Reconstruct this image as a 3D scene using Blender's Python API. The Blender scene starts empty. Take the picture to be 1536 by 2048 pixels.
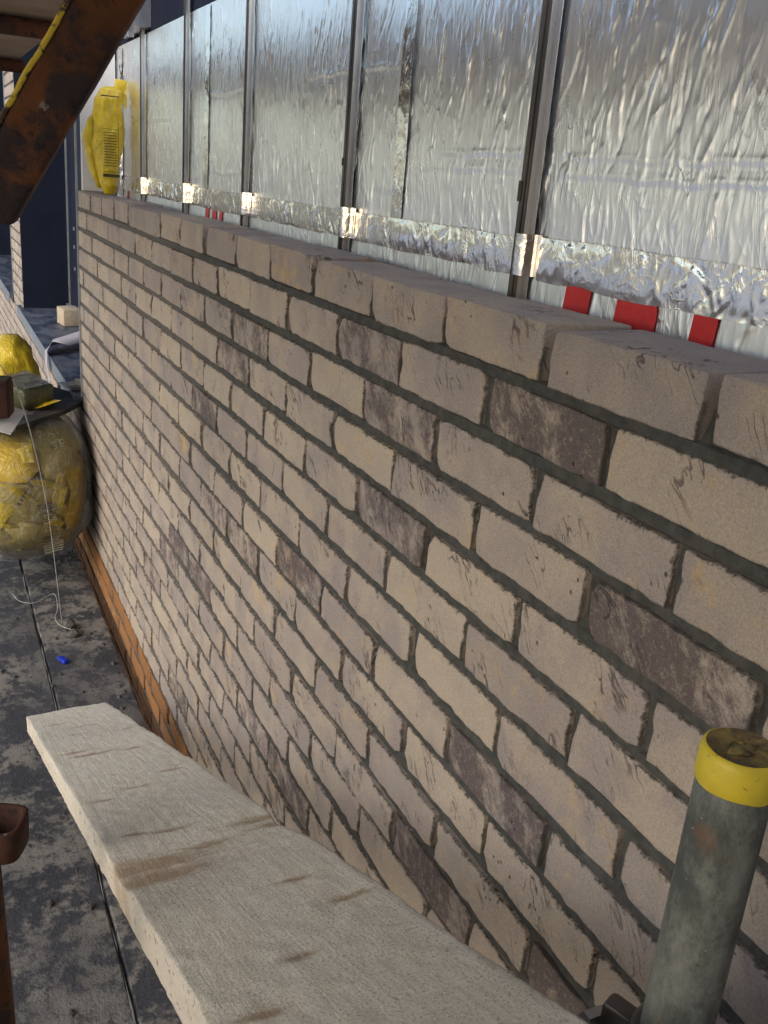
import bpy, math, random
import numpy as np
from mathutils import Matrix, Vector

random.seed(7)
def set_local(me, co, tone=None):
    a = me.attributes.new('local', 'FLOAT_VECTOR', 'POINT'); a.data.foreach_set('vector', np.asarray(co, np.float32).ravel())
    if tone is not None:
        b_ = me.attributes.new('tone', 'FLOAT', 'POINT'); b_.data.foreach_set('value', np.asarray(tone, np.float32))
rng = np.random.default_rng(11)
S = bpy.context.scene
COL = S.collection

# ------------------------------------------------------------------ camera
cam_d = bpy.data.cameras.new("camera")
cam = bpy.data.objects.new("camera", cam_d)
COL.objects.link(cam)
CAM = Vector((1.2428, -0.573, 0.112))
yaw, pit, rol = -1.1055, -0.3345, 0.0855
fw = Vector((math.sin(yaw) * math.cos(pit), math.cos(yaw) * math.cos(pit), math.sin(pit)))
rt = Vector((math.cos(yaw), -math.sin(yaw), 0.0))
up = rt.cross(fw)
R2 = rt * math.cos(rol) + up * math.sin(rol)
U2 = -rt * math.sin(rol) + up * math.cos(rol)
m = Matrix((R2, U2, -fw)).transposed().to_4x4()
m.translation = CAM
cam.matrix_world = m
cam_d.sensor_fit = 'VERTICAL'
cam_d.sensor_height = 24.0
cam_d.lens = 1880.0 / 2048.0 * 24.0
cam_d.clip_start = 0.02
cam_d.clip_end = 500.0
S.camera = cam

# ------------------------------------------------------------------ world, sun, exposure
SUN_EL, SUN_AZ = math.radians(31), math.radians(160)      # azimuth measured clockwise from +Y
W = bpy.data.worlds.new("World")
S.world = W
W.use_nodes = True
wn = W.node_tree.nodes
sky = wn.new('ShaderNodeTexSky')
sky.sky_type = 'NISHITA'
sky.sun_disc = False
sky.sun_elevation = SUN_EL
sky.sun_rotation = SUN_AZ
sky.dust_density = 2.2
sky.air_density = 1.0
W.node_tree.links.new(sky.outputs[0], wn['Background'].inputs[0])
wn['Background'].inputs[1].default_value = 0.14
sun_d = bpy.data.lights.new("sun", 'SUN')
sun_d.energy = 0.5
sun_d.angle = math.radians(40)
sun_d.color = (1.0, 1.0, 0.99)
sun = bpy.data.objects.new("sun", sun_d)
COL.objects.link(sun)
sd = Vector((math.sin(SUN_AZ) * math.cos(SUN_EL), math.cos(SUN_AZ) * math.cos(SUN_EL), math.sin(SUN_EL)))
sun.rotation_euler = sd.to_track_quat('Z', 'Y').to_euler()
sun.location = (-2, -4, 3)
S.view_settings.view_transform = 'Standard'
S.view_settings.look = 'None'
S.view_settings.gamma = 1.0
S.view_settings.use_curve_mapping = False
S.view_settings.exposure = 0.82

# ------------------------------------------------------------------ noise
def _h(ix, iy, iz, seed):
    n = (ix * 374761393 + iy * 668265263 + iz * 2147483647 + seed * 1274126177) & 0xffffffff
    n = ((n ^ (n >> 13)) * 1274126177) & 0xffffffff
    n = ((n ^ (n >> 16)) * 2246822519) & 0xffffffff
    return ((n ^ (n >> 15)) & 0xffff) / 65535.0

def vn(x, y, z=0.0, seed=0):
    x, y, z = np.broadcast_arrays(np.asarray(x, float), np.asarray(y, float), np.asarray(z, float))
    ix, iy, iz = (np.floor(a).astype(np.int64) for a in (x, y, z))
    fx, fy, fz = x - ix, y - iy, z - iz
    fx, fy, fz = (f * f * (3 - 2 * f) for f in (fx, fy, fz))
    def L(a, b, t): return a + (b - a) * t
    c = [[[_h(ix + i, iy + j, iz + k, seed) for k in (0, 1)] for j in (0, 1)] for i in (0, 1)]
    x0 = [[L(c[0][j][k], c[1][j][k], fx) for k in (0, 1)] for j in (0, 1)]
    y0 = [L(x0[0][k], x0[1][k], fy) for k in (0, 1)]
    return L(y0[0], y0[1], fz) * 2 - 1

def fbm(x, y, z=0.0, oct=3, seed=0):
    s = 0.0
    a = 1.0
    for o in range(oct):
        s = s + a * vn(np.asarray(x) * 2 ** o, np.asarray(y) * 2 ** o, np.asarray(z) * 2 ** o, seed + o * 17)
        a *= 0.5
    return s

# ------------------------------------------------------------------ mesh helpers
def mesh(name, v, f, mat=None, smooth=False):
    me = bpy.data.meshes.new(name)
    me.from_pydata(np.asarray(v, float).tolist(), [], [list(map(int, q)) for q in f])
    if mat is not None:
        me.materials.append(mat)
    if smooth:
        me.polygons.foreach_set('use_smooth', np.ones(len(me.polygons), bool))
    me.update()
    return me

def obj(name, me, parent=None, loc=None, rot=None, label=None, cat=None, group=None, kind=None):
    o = bpy.data.objects.new(name, me)
    COL.objects.link(o)
    if parent is not None:
        o.parent = parent
    if loc is not None:
        o.location = loc
    if rot is not None:
        o.rotation_euler = rot
    tag(o, label, cat, group, kind)
    return o

def tag(o, label=None, cat=None, group=None, kind=None):
    if label: o['label'] = label
    if cat: o['category'] = cat
    if group: o['group'] = group
    if kind: o['kind'] = kind

class MB:
    def __init__(s): s.v = []; s.f = []
    def add(s, v, f):
        b = len(s.v)
        s.v += [tuple(p) for p in np.asarray(v, float)]
        s.f += [tuple(i + b for i in q) for q in f]
    def box(s, x0, x1, y0, y1, z0, z1):
        s.add([(x0, y0, z0), (x1, y0, z0), (x1, y1, z0), (x0, y1, z0), (x0, y0, z1), (x1, y0, z1), (x1, y1, z1), (x0, y1, z1)],
              [(0, 3, 2, 1), (4, 5, 6, 7), (0, 1, 5, 4), (1, 2, 6, 5), (2, 3, 7, 6), (3, 0, 4, 7)])
    def mesh(s, name, mat, smooth=False): return mesh(name, s.v, s.f, mat, smooth)

def axis_coords(h, r, n):
    if r <= 0:
        return np.linspace(-h, h, n + 1)
    inner = np.linspace(-h + r, h - r, max(n - 3, 1))
    return np.concatenate([[-h, -h + 0.3 * r], inner, [h - 0.3 * r, h]])

def rbox(sx, sy, sz, nx, ny, nz, r):
    """subdivided box with rounded edges, centred on the origin"""
    ax = [axis_coords(sx / 2, r, nx), axis_coords(sy / 2, r, ny), axis_coords(sz / 2, r, nz)]
    n = [len(a) for a in ax]
    idx = {}
    V = []
    F = []
    def vid(i, j, k):
        key = (i, j, k)
        if key not in idx:
            idx[key] = len(V)
            V.append((ax[0][i], ax[1][j], ax[2][k]))
        return idx[key]
    for i in range(n[0] - 1):
        for j in range(n[1] - 1):
            F.append((vid(i, j, 0), vid(i, j + 1, 0), vid(i + 1, j + 1, 0), vid(i + 1, j, 0)))
            k = n[2] - 1
            F.append((vid(i, j, k), vid(i + 1, j, k), vid(i + 1, j + 1, k), vid(i, j + 1, k)))
    for i in range(n[0] - 1):
        for k in range(n[2] - 1):
            F.append((vid(i, 0, k), vid(i + 1, 0, k), vid(i + 1, 0, k + 1), vid(i, 0, k + 1)))
            j = n[1] - 1
            F.append((vid(i, j, k), vid(i, j, k + 1), vid(i + 1, j, k + 1), vid(i + 1, j, k)))
    for j in range(n[1] - 1):
        for k in range(n[2] - 1):
            F.append((vid(0, j, k), vid(0, j, k + 1), vid(0, j + 1, k + 1), vid(0, j + 1, k)))
            i = n[0] - 1
            F.append((vid(i, j, k), vid(i, j + 1, k), vid(i, j + 1, k + 1), vid(i, j, k + 1)))
    V = np.array(V)
    if r > 0:
        h = np.array([sx, sy, sz]) / 2 - r
        c = np.clip(V, -h, h)
        d = V - c
        L = np.linalg.norm(d, axis=1, keepdims=True)
        V = np.where(L > 1e-9, c + d / np.maximum(L, 1e-9) * np.minimum(L, r), V)
    return V, F

def grid(xs, zs):
    X, Z = np.meshgrid(xs, zs, indexing='ij')
    nx, nz = X.shape
    I = np.arange(nx * nz).reshape(nx, nz)
    F = np.stack([I[:-1, :-1], I[1:, :-1], I[1:, 1:], I[:-1, 1:]], -1).reshape(-1, 4)
    return X, Z, F

def tube(pts, r, n=10, cap=True):
    pts = [Vector(p) for p in pts]
    V = []
    F = []
    prev = None
    for i, p in enumerate(pts):
        t = (pts[min(i + 1, len(pts) - 1)] - pts[max(i - 1, 0)]).normalized()
        if prev is None:
            a = Vector((0, 0, 1)) if abs(t.z) < 0.9 else Vector((1, 0, 0))
            u = t.cross(a).normalized()
        else:
            u = (prev - t * prev.dot(t)).normalized()
        prev = u
        w = t.cross(u)
        rr = r[i] if hasattr(r, '__len__') else r
        for k in range(n):
            a = 2 * math.pi * k / n
            V.append(p + (u * math.cos(a) + w * math.sin(a)) * rr)
    for i in range(len(pts) - 1):
        for k in range(n):
            F.append((i * n + k, i * n + (k + 1) % n, (i + 1) * n + (k + 1) % n, (i + 1) * n + k))
    if cap:
        F.append(tuple(range(n))[::-1])
        F.append(tuple(range((len(pts) - 1) * n, len(pts) * n)))
    return [tuple(v) for v in V], F

# ------------------------------------------------------------------ material helpers
class NT:
    def __init__(s, name):
        s.m = bpy.data.materials.new(name)
        s.m.use_nodes = True
        s.t = s.m.node_tree
        s.b = s.t.nodes['Principled BSDF']
        s.tc = s.t.nodes.new('ShaderNodeTexCoord')
        s.oi = s.t.nodes.new('ShaderNodeObjectInfo')
    def n(s, typ, **kw):
        nd = s.t.nodes.new(typ)
        for k, v in kw.items(): setattr(nd, k, v)
        return nd
    def put(s, sock, v):
        if hasattr(v, 'is_output'): s.t.links.new(v, sock)
        else: sock.default_value = v
    def math(s, op, a, b=0.0, c=None, clamp=False):
        nd = s.n('ShaderNodeMath', operation=op, use_clamp=clamp)
        s.put(nd.inputs[0], a); s.put(nd.inputs[1], b)
        if c is not None: s.put(nd.inputs[2], c)
        return nd.outputs[0]
    def vec(s, scale=(1, 1, 1), rot=(0, 0, 0), rand=True, src=None):
        v = src if src is not None else s.tc.outputs['Object']
        if rand:
            sc = s.n('ShaderNodeVectorMath', operation='SCALE')
            sc.inputs[0].default_value = (37.1, 11.7, 53.3)
            s.t.links.new(s.oi.outputs['Random'], sc.inputs['Scale'])
            ad = s.n('ShaderNodeVectorMath', operation='ADD')
            s.t.links.new(v, ad.inputs[0]); s.t.links.new(sc.outputs[0], ad.inputs[1])
            v = ad.outputs[0]
        if rot != (0, 0, 0):
            mp = s.n('ShaderNodeMapping'); mp.inputs['Rotation'].default_value = rot
            s.t.links.new(v, mp.inputs[0]); v = mp.outputs[0]
        if scale != (1, 1, 1):
            mp = s.n('ShaderNodeMapping'); mp.inputs['Scale'].default_value = scale
            s.t.links.new(v, mp.inputs[0]); v = mp.outputs[0]
        return v
    def noise(s, v, scale, detail=4.0, rough=0.55, dist=0.0):
        nd = s.n('ShaderNodeTexNoise')
        s.t.links.new(v, nd.inputs['Vector'])
        nd.inputs['Scale'].default_value = scale
        nd.inputs['Detail'].default_value = detail
        nd.inputs['Roughness'].default_value = rough
        nd.inputs['Distortion'].default_value = dist
        return nd.outputs[0]
    def step(s, v, a, b):
        nd = s.n('ShaderNodeMapRange', interpolation_type='SMOOTHSTEP')
        s.put(nd.inputs[0], v)
        s.put(nd.inputs[1], a); s.put(nd.inputs[2], b)
        nd.inputs[3].default_value = 0.0; nd.inputs[4].default_value = 1.0
        return nd.outputs[0]
    def mix(s, f, a, b):
        nd = s.n('ShaderNodeMix', data_type='RGBA')
        s.put(nd.inputs[0], f)
        for i, c in ((6, a), (7, b)):
            if isinstance(c, tuple) and len(c) == 3: c = c + (1,)
            s.put(nd.inputs[i], c)
        return nd.outputs[2]
    def bump(s, h, strength, dist, normal=None):
        nd = s.n('ShaderNodeBump')
        nd.inputs['Strength'].default_value = strength
        nd.inputs['Distance'].default_value = dist
        s.t.links.new(h, nd.inputs['Height'])
        if normal is not None: s.t.links.new(normal, nd.inputs['Normal'])
        return nd.outputs[0]
    def out(s, color=None, rough=None, metal=None, normal=None, spec=None):
        b = s.b
        if color is not None:
            if isinstance(color, tuple) and len(color) == 3: color = color + (1,)
            s.put(b.inputs['Base Color'], color)
        if rough is not None: s.put(b.inputs['Roughness'], rough)
        if metal is not None: s.put(b.inputs['Metallic'], metal)
        if spec is not None: s.put(b.inputs['Specular IOR Level'], spec)
        if normal is not None: s.t.links.new(normal, b.inputs['Normal'])
        return s.m

def sep(N, v):
    nd = N.n('ShaderNodeSeparateXYZ'); N.t.links.new(v, nd.inputs[0]); return nd.outputs

def brick_material(name, tan, pink, dark_on=True):
    N = NT(name)
    v = N.vec()
    oc = N.n('ShaderNodeSeparateColor'); N.t.links.new(N.oi.outputs['Color'], oc.inputs[0])
    dk, yl, crown = oc.outputs[0], oc.outputs[1], oc.outputs[2]
    col = N.mix(N.step(N.noise(v, 11, 5, .6), .38, .64), tan, pink)
    # tone changes brick by brick
    bt = N.n('ShaderNodeAttribute', attribute_name='tone')
    tone = N.math('FRACT', N.math('ADD', N.oi.outputs['Random'], bt.outputs['Fac']))
    col = N.mix(N.math('MULTIPLY', N.step(tone, .60, 1.0), .62), col, (tan[0] * 1.13, tan[1] * 1.13, tan[2] * 1.07))
    col = N.mix(N.math('MULTIPLY', N.step(tone, .45, .0), .5), col, (pink[0] * .86, pink[1] * .85, pink[2] * .86))
    ymask = N.math('MULTIPLY', N.step(N.noise(v, 17, 5, .65), .54, .70), yl)
    col = N.mix(ymask, col, (.48, .34, .17))
    grey = N.step(N.noise(v, 26, 6, .7), .56, .72)
    col = N.mix(N.math('MULTIPLY', grey, .45), col, (.25, .205, .20))
    # manganese dark patches, following the folds of the clay
    vr = N.vec(rot=(0, math.radians(38), 0))
    mpd = N.n('ShaderNodeMapping'); mpd.inputs['Scale'].default_value = (1, 1, .62); N.t.links.new(vr, mpd.inputs[0])
    d1 = N.noise(mpd.outputs[0], 21, 11, .80, .25)
    thr = N.math('MULTIPLY_ADD', dk, -.365, .80)
    dm = N.step(d1, N.math('SUBTRACT', thr, .09), N.math('ADD', thr, .09))
    col = N.mix(N.math('MULTIPLY', dm, .85), col, (.074, .058, .064))
    lightspeck = N.math('MULTIPLY', N.step(N.noise(v, 150, 6, .8), .52, .64), N.math('MULTIPLY', dm, .62))
    col = N.mix(lightspeck, col, (.33, .26, .20))
    # thin creases
    mpc = N.n('ShaderNodeMapping'); mpc.inputs['Scale'].default_value = (1.7, 1, .42); N.t.links.new(vr, mpc.inputs[0])
    cr = N.noise(mpc.outputs[0], 22, 3, .5, 1.2)
    crl = N.math('ABSOLUTE', N.math('SUBTRACT', cr, .5))
    crm = N.math('MULTIPLY', N.step(crl, .022, .004), N.step(N.noise(v, 12, 3, .5), .53, .66))
    col = N.mix(N.math('MULTIPLY', crm, .75), col, (.05, .04, .042))
    # pits
    vo = N.n('ShaderNodeTexVoronoi'); vo.inputs['Scale'].default_value = 60; N.t.links.new(v, vo.inputs['Vector'])
    pit = N.math('MULTIPLY', N.step(vo.outputs['Distance'], .16, .10), N.step(N.noise(v, 13, 2, .5), .58, .68))
    col = N.mix(N.math('MULTIPLY', pit, .8), col, (.035, .03, .03))
    # sandy grain
    g = N.noise(v, 480, 2, .6)
    gm = N.n('ShaderNodeMix', data_type='RGBA', blend_type='MULTIPLY'); gm.inputs[0].default_value = 1
    N.t.links.new(col, gm.inputs[6])
    N.t.links.new(N.mix(N.step(g, .3, .7), (.84, .83, .82), (1.12, 1.11, 1.10)), gm.inputs[7])
    col = gm.outputs[2]
    # mortar smeared over the arrises
    lc = N.n('ShaderNodeAttribute', attribute_name='local')
    ox = sep(N, lc.outputs['Vector'])
    ez = N.math('SUBTRACT', N.math('ABSOLUTE', ox[2]), .031)
    ex = N.math('SUBTRACT', N.math('ABSOLUTE', ox[0]), .1075)
    e = N.math('MAXIMUM', ez, ex)
    top = N.math('MULTIPLY', N.step(ox[2], -.01, .03), N.math('SUBTRACT', 1.0, crown))
    e = N.math('SUBTRACT', e, N.math('MULTIPLY', N.math('MULTIPLY', crown, N.step(ox[2], .0, .03)), .02))
    ns = N.noise(v, 95, 5, .75)
    e2 = N.math('ADD', e, N.math('MULTIPLY', N.math('SUBTRACT', ns, .56), N.math('MULTIPLY_ADD', top, .026, .010)))
    sm = N.math('MULTIPLY', N.step(e2, -.0035, -.0005), N.step(ox[1], .010, .002))
    col = N.mix(N.math('MULTIPLY', sm, .85), col, (.075, .072, .064))
    h = N.math('ADD', N.math('MULTIPLY', g, .25), N.math('MULTIPLY', d1, .9))
    h = N.math('SUBTRACT', h, N.math('MULTIPLY', crm, .9))
    h = N.math('SUBTRACT', h, N.math('MULTIPLY', pit, .8))
    h = N.math('ADD', h, N.math('MULTIPLY', N.noise(v, 150, 4, .7), .5))
    nb = N.bump(h, .75, .0035)
    return N.out(col, .92, 0.0, nb, .25)

M = {}
M['brick'] = brick_material('handmade_brick', (.385, .330, .270), (.305, .266, .245))
M['orange'] = brick_material('warm_lit_brick', (.27, .130, .050), (.22, .108, .045))  # orange colour stands in for warm light on the lowest courses

def mortar_mat():
    N = NT('mortar')
    v = N.vec(rand=False)
    a = N.noise(v, 60, 6, .7)
    col = N.mix(N.step(a, .3, .7), (.046, .047, .044), (.086, .085, .078))
    px = sep(N, N.tc.outputs['Object'])[0]                      # mortar turns lighter towards the far end
    far_pale = N.step(N.math('ADD', px, N.math('MULTIPLY', N.math('SUBTRACT', N.noise(v, 4, 3, .5), .5), .9)), -.55, -1.5)
    col = N.mix(N.math('MULTIPLY', far_pale, .7), col, (.135, .122, .108))
    h = N.math('ADD', a, N.math('MULTIPLY', N.noise(v, 330, 3, .6), .4))
    return N.out(col, .93, 0, N.bump(h, .8, .004), .2)
M['mortar'] = mortar_mat()

def foil_mat(name, rough, tint, bumpd, fine=1.0, el=1.0, ps=7):
    N = NT(name)
    w2 = N.noise(N.vec(), 30, 4, .6, .3)
    def ridge(scale, rot, sx, sz, dist, pw):
        mp = N.n('ShaderNodeMapping'); mp.inputs['Scale'].default_value = (sx, 1, sz)
        N.t.links.new(N.vec(rot=(0, math.radians(rot), 0)), mp.inputs[0])
        q = N.noise(mp.outputs[0], scale, 2, .5, dist)
        return N.math('POWER', N.math('SUBTRACT', 1.0, N.math('MULTIPLY', N.math('ABSOLUTE', N.math('SUBTRACT', q, .5)), 4.0), clamp=True), pw)
    r1 = ridge(36, 3, 1.6, min(1.4, .17 * el), .6, 7)
    r2 = ridge(62, -11, 1.6, min(1.2, .24 * el), .7, 5)
    r3 = ridge(24, 19, 1.5, min(1.3, .36 * el), 1.1, 8)
    patch = N.step(N.noise(N.vec(), ps, 3, .5), .40, .62)
    h = N.math('ADD', N.math('MULTIPLY', N.math('MULTIPLY', r1, N.math('MULTIPLY_ADD', patch, .75, .25)), .9), N.math('ADD', N.math('MULTIPLY', N.math('MULTIPLY', r2, N.math('MULTIPLY_ADD', patch, .8, .2)), .35), N.math('MULTIPLY', N.math('MULTIPLY', r3, patch), 1.0)))
    h = N.math('ADD', h, N.math('MULTIPLY', w2, .25))
    dirt = N.noise(N.vec(), 9, 5, .6)
    col = N.mix(N.math('MULTIPLY', N.step(dirt, .5, .8), .25), tint, (tint[0] * .85, tint[1] * .83, tint[2] * .80))
    r = N.math('MULTIPLY_ADD', w2, .12, rough - .06)
    nb = N.bump(h, .17 * fine, bumpd)
    return N.out(col, r, 1.0, nb)
M['foil'] = foil_mat('aluminium_foil_facing', .29, (.91, .91, .915), .0034)
M['foil_low'] = foil_mat('aluminium_foil_lower', .36, (.80, .82, .85), .0030)
M['tape'] = foil_mat('shiny_foil_tape', .17, (.92, .92, .92), .0040, .55, 3.2, 18)

def metal_mat(name, c0, c1, rough, metal=1.0):
    N = NT(name)
    v = N.vec(scale=(1, 1, .25))
    a = N.noise(v, 24, 5, .6)
    b = N.noise(N.vec(), 90, 4, .7)
    col = N.mix(N.step(a, .35, .65), c0, c1)
    r = N.math('MULTIPLY_ADD', b, .2, rough - .1)
    return N.out(col, r, metal, N.bump(b, .15, .001))
M['galv'] = metal_mat('galvanised_steel', (.42, .43, .44), (.58, .58, .58), .38)
M['dark_steel'] = metal_mat('dark_steel', (.075, .07, .066), (.15, .13, .11), .45, .8)

def rust_mat(name, base, spots, rough=.8, spot=(.50, .60)):
    N = NT(name)
    v = N.vec()
    a = N.noise(v, 19, 8, .7, .3)
    b = N.noise(v, 60, 6, .72)
    c = N.noise(v, 9, 4, .6)
    col = N.mix(N.step(c, .35, .65), base, (base[0] * .55, base[1] * .6, base[2] * .75))
    col = N.mix(N.step(a, *spot), col, spots)
    col = N.mix(N.math('MULTIPLY', N.step(b, .55, .62), .9), col, (.010, .008, .010))
    col = N.mix(N.math('MULTIPLY', N.step(N.noise(v, 45, 5, .7), .66, .72), .8), col, (.20, .18, .17))
    h = N.math('ADD', a, N.math('MULTIPLY', b, .6))
    return N.out(col, rough, 0.0, N.bump(h, .7, .003), .3)
M['rust'] = rust_mat('rusty_painted_steel', (.120, .044, .014), (.028, .019, .019), .85, (.44, .55))
M['rust_dark'] = rust_mat('dark_rusty_steel', (.11, .036, .012), (.03, .02, .02))
M['oxide'] = rust_mat('red_oxide_steel', (.060, .020, .011), (.045, .017, .012), .8, (.52, .66))

def chipped_yellow():
    N = NT('chipped_yellow_paint')
    v = N.vec()
    a = N.noise(v, 46, 6, .7, .4)
    col = N.mix(N.step(a, .46, .52), (.55, .40, .03), (.05, .026, .016))
    col = N.mix(N.step(N.noise(v, 160, 4, .7), .60, .68), col, (.10, .06, .02))
    return N.out(col, .6, 0, N.bump(a, .6, .002))
M['chip'] = chipped_yellow()

def cap_mat():
    N = NT('yellow_cap_paint')
    v = N.vec()
    a = N.noise(v, 70, 6, .7)
    ox = sep(N, N.tc.outputs['Object'])
    col = N.mix(N.step(N.noise(v, 24, 4, .6), .4, .7), (.58, .46, .025), (.48, .36, .025))
    col = N.mix(N.math('MULTIPLY', N.step(a, .60, .68), .75), col, (.10, .06, .02))
    return N.out(col, .5, 0, N.bump(a, .25, .0012))
M['cap'] = cap_mat()
def captop_mat():
    N = NT('grimy_cap_top')
    v = N.vec()
    a = N.noise(v, 60, 6, .7)
    col = N.mix(N.step(a, .40, .62), (.24, .17, .045), (.075, .052, .026))
    return N.out(col, .75, 0, N.bump(a, .6, .002))
M['captop'] = captop_mat()
def tube_mat():
    N = NT('weathered_galvanised_tube')
    v = N.vec(scale=(1, 1, .55))
    a = N.noise(v, 34, 9, .78)
    b = N.noise(N.vec(), 120, 5, .7)
    col = N.mix(N.step(a, .34, .66), (.065, .072, .066), (.20, .21, .185))
    col = N.mix(N.math('MULTIPLY', N.step(N.noise(N.vec(), 16, 5, .65), .60, .70), .55), col, (.16, .09, .045))
    col = N.mix(N.math('MULTIPLY', N.step(b, .62, .70), .7), col, (.025, .027, .026))
    col = N.mix(N.math('MULTIPLY', N.step(N.noise(N.vec(), 190, 3, .6), .70, .75), .6), col, (.38, .38, .34))
    return N.out(col, .62, .35, N.bump(b, .35, .0012))
M['tube'] = tube_mat()

def wood_mat():
    N = NT('rough_sawn_softwood')
    v = N.vec(rand=False)
    at = N.n('ShaderNodeAttribute', attribute_name='knot')
    kn = at.outputs['Fac']
    vg = N.vec(scale=(.045, 1, 1), rand=False)
    vs = N.vec(scale=(1, .10, .3), rand=False)
    grain = N.noise(vg, 130, 4, .6, .6)
    saw = N.noise(vs, 160, 3, .6)
    fine = N.noise(v, 300, 5, .8)
    mid = N.noise(N.vec(scale=(.35, 1, 1), rand=False), 14, 5, .6)
    col = N.mix(N.step(grain, .3, .7), (.70, .645, .52), (.80, .76, .655))
    col = N.mix(N.math('MULTIPLY', N.step(mid, .42, .66), .5), col, (.76, .73, .65))
    col = N.mix(N.math('MULTIPLY', N.step(fine, .53, .64), .7), col, (.25, .21, .15))
    kk = N.step(N.math('ADD', kn, N.math('MULTIPLY', N.math('SUBTRACT', N.noise(N.vec(scale=(1, .45, 1), rand=False), 85, 6, .8), .5), 1.7)), .08, 1.0)
    col = N.mix(N.math('MULTIPLY', kk, .72), col, (.32, .20, .10))
    # mortar splashes on the long edge
    nz = sep(N, N.tc.outputs['Normal'])
    side = N.step(N.math('ABSOLUTE', nz[1]), .6, .9)
    spl = N.noise(N.vec(scale=(.6, 1, .8), rand=False), 65, 6, .72)
    col = N.mix(N.math('MULTIPLY', side, .45), col, (.62, .52, .40))
    col = N.mix(N.math('MULTIPLY', side, N.step(spl, .58, .64)), col, (.085, .085, .095))
    h = N.math('ADD', fine, N.math('ADD', N.math('MULTIPLY', grain, .5), N.math('MULTIPLY', saw, .8)))
    return N.out(col, .85, 0, N.bump(h, 1.0, .0035), .25)
M['wood'] = wood_mat()

def floor_mat():
    N = NT('mortar_caked_scaffold_board')
    v = N.vec()
    a = N.noise(v, 6.5, 8, .68, .4)
    b = N.noise(v, 38, 7, .72)
    s = N.math('ADD', N.math('MULTIPLY', a, .62), N.math('MULTIPLY', b, .38))
    col = N.mix(N.step(s, .455, .56), (.048, .050, .058), (.220, .207, .182))
    col = N.mix(N.math('MULTIPLY', N.step(N.noise(v, 3.0, 4, .5), .45, .6), .55), col, (.055, .056, .066))
    col = N.mix(N.math('MULTIPLY', N.step(N.noise(v, 90, 5, .7), .58, .68), .6), col, (.022, .022, .025))
    h = N.math('ADD', N.math('MULTIPLY', b, .9), N.math('MULTIPLY', N.noise(v, 140, 5, .7), .5))
    return N.out(col, .82, 0, N.bump(h, .9, .006), .3)
M['floor'] = floor_mat()

def plain(name, c0, c1, rough, scale=20, bump=.3, bd=.003, metal=0.0, spec=.4):
    N = NT(name)
    v = N.vec()
    a = N.noise(v, scale, 6, .65)
    col = N.mix(N.step(a, .35, .65), c0, c1)
    return N.out(col, rough, metal, N.bump(N.noise(v, scale * 6, 4, .65), bump, bd), spec)
M['navy'] = plain('navy_coated_metal', (.0075, .011, .023), (.010, .015, .030), .6, 6, .05, .001, 0, .2)
M['navy_beam'] = plain('navy_painted_steel', (.005, .007, .018), (.008, .010, .025), .85, 6, .05, .001, 0, .15)
def sill_mat():
    N = NT('dusty_navy_sill')
    v = N.vec(scale=(.5, 1, 1), rand=False)
    a = N.noise(v, 9, 7, .7, .5)
    col = N.mix(N.step(a, .40, .66), (.022, .030, .055), (.13, .14, .165))
    return N.out(col, .5, 0, N.bump(N.noise(v, 60, 5, .7), .3, .002))
M['sill'] = sill_mat()
M['sill_edge'] = plain('grey_sill_edge', (.13, .15, .175), (.19, .21, .23), .4, 12, .1, .001)
M['white'] = plain('white_rigid_insulation', (.66, .66, .66), (.72, .72, .71), .7, 14, .1, .001)
M['trim'] = plain('pale_metal_trim', (.36, .38, .42), (.46, .48, .50), .35, 20, .1, .001, .6)
M['ply'] = plain('tan_plywood', (.23, .15, .085), (.31, .21, .125), .85, 5, .35, .003)
M['dark_board'] = plain('dark_dirty_plywood', (.020, .019, .018), (.05, .047, .043), .85, 9, .6, .004)
M['red'] = plain('red_print', (.52, .018, .022), (.60, .024, .026), .38, 30, .3, .002)
M['ink'] = plain('black_ink', (.035, .031, .012), (.06, .052, .018), .5, 30, .05, .001)
M['bristle'] = plain('pale_bristle', (.34, .31, .25), (.46, .42, .34), .8, 40, .3, .002)
M['paper'] = plain('white_paper', (.6, .6, .6), (.68, .68, .67), .7, 14, .1, .001)
M['blue'] = plain('blue_plastic', (.012, .035, .42), (.016, .045, .48), .4, 14, .1, .001)
M['string'] = plain('white_string', (.55, .54, .50), (.66, .65, .60), .8, 60, .3, .001)
M['ground'] = plain('pale_site_ground', (.36, .37, .375), (.45, .46, .465), .95, .6, .6, .05)
M['crumb'] = plain('mortar_crumb', (.05, .05, .055), (.12, .115, .105), .95, 60, .8, .004)
M['lilac'] = plain('pale_plastic_strip', (.40, .36, .38), (.48, .44, .46), .4, 20, .1, .001)
M['strip_in'] = plain('brown_strip_back', (.11, .085, .05), (.16, .12, .07), .35, 20, .1, .001)
M['block'] = plain('buff_block', (.40, .32, .22), (.47, .39, .28), .9, 30, .6, .003)
M['core'] = plain('dark_building_core', (.03, .03, .035), (.04, .04, .045), .9, 5, .1, .01)

def yellow_film(name, c0, c1):
    N = NT(name)
    v = N.vec()
    a = N.noise(v, 13, 6, .65, .4)
    col = N.mix(N.step(a, .35, .65), c0, c1)
    h = N.math('ADD', N.noise(N.vec(scale=(1, 1, .45)), 34, 4, .6, 1.4), N.math('MULTIPLY', a, .6))
    N.b.inputs['Transmission Weight'].default_value = 0.0
    return N.out(col, .28, 0, N.bump(h, .7, .012), .5)
M['yellow'] = yellow_film('yellow_plastic_film', (.48, .35, .012), (.68, .51, .02))
M['amber'] = yellow_film('amber_plastic_film', (.52, .35, .022), (.66, .46, .03))
M['olive'] = yellow_film('olive_wrapped_block', (.34, .27, .07), (.48, .39, .13))
M['greenfilm'] = yellow_film('dark_green_wrapped_block', (.035, .04, .02), (.07, .072, .035))

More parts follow.
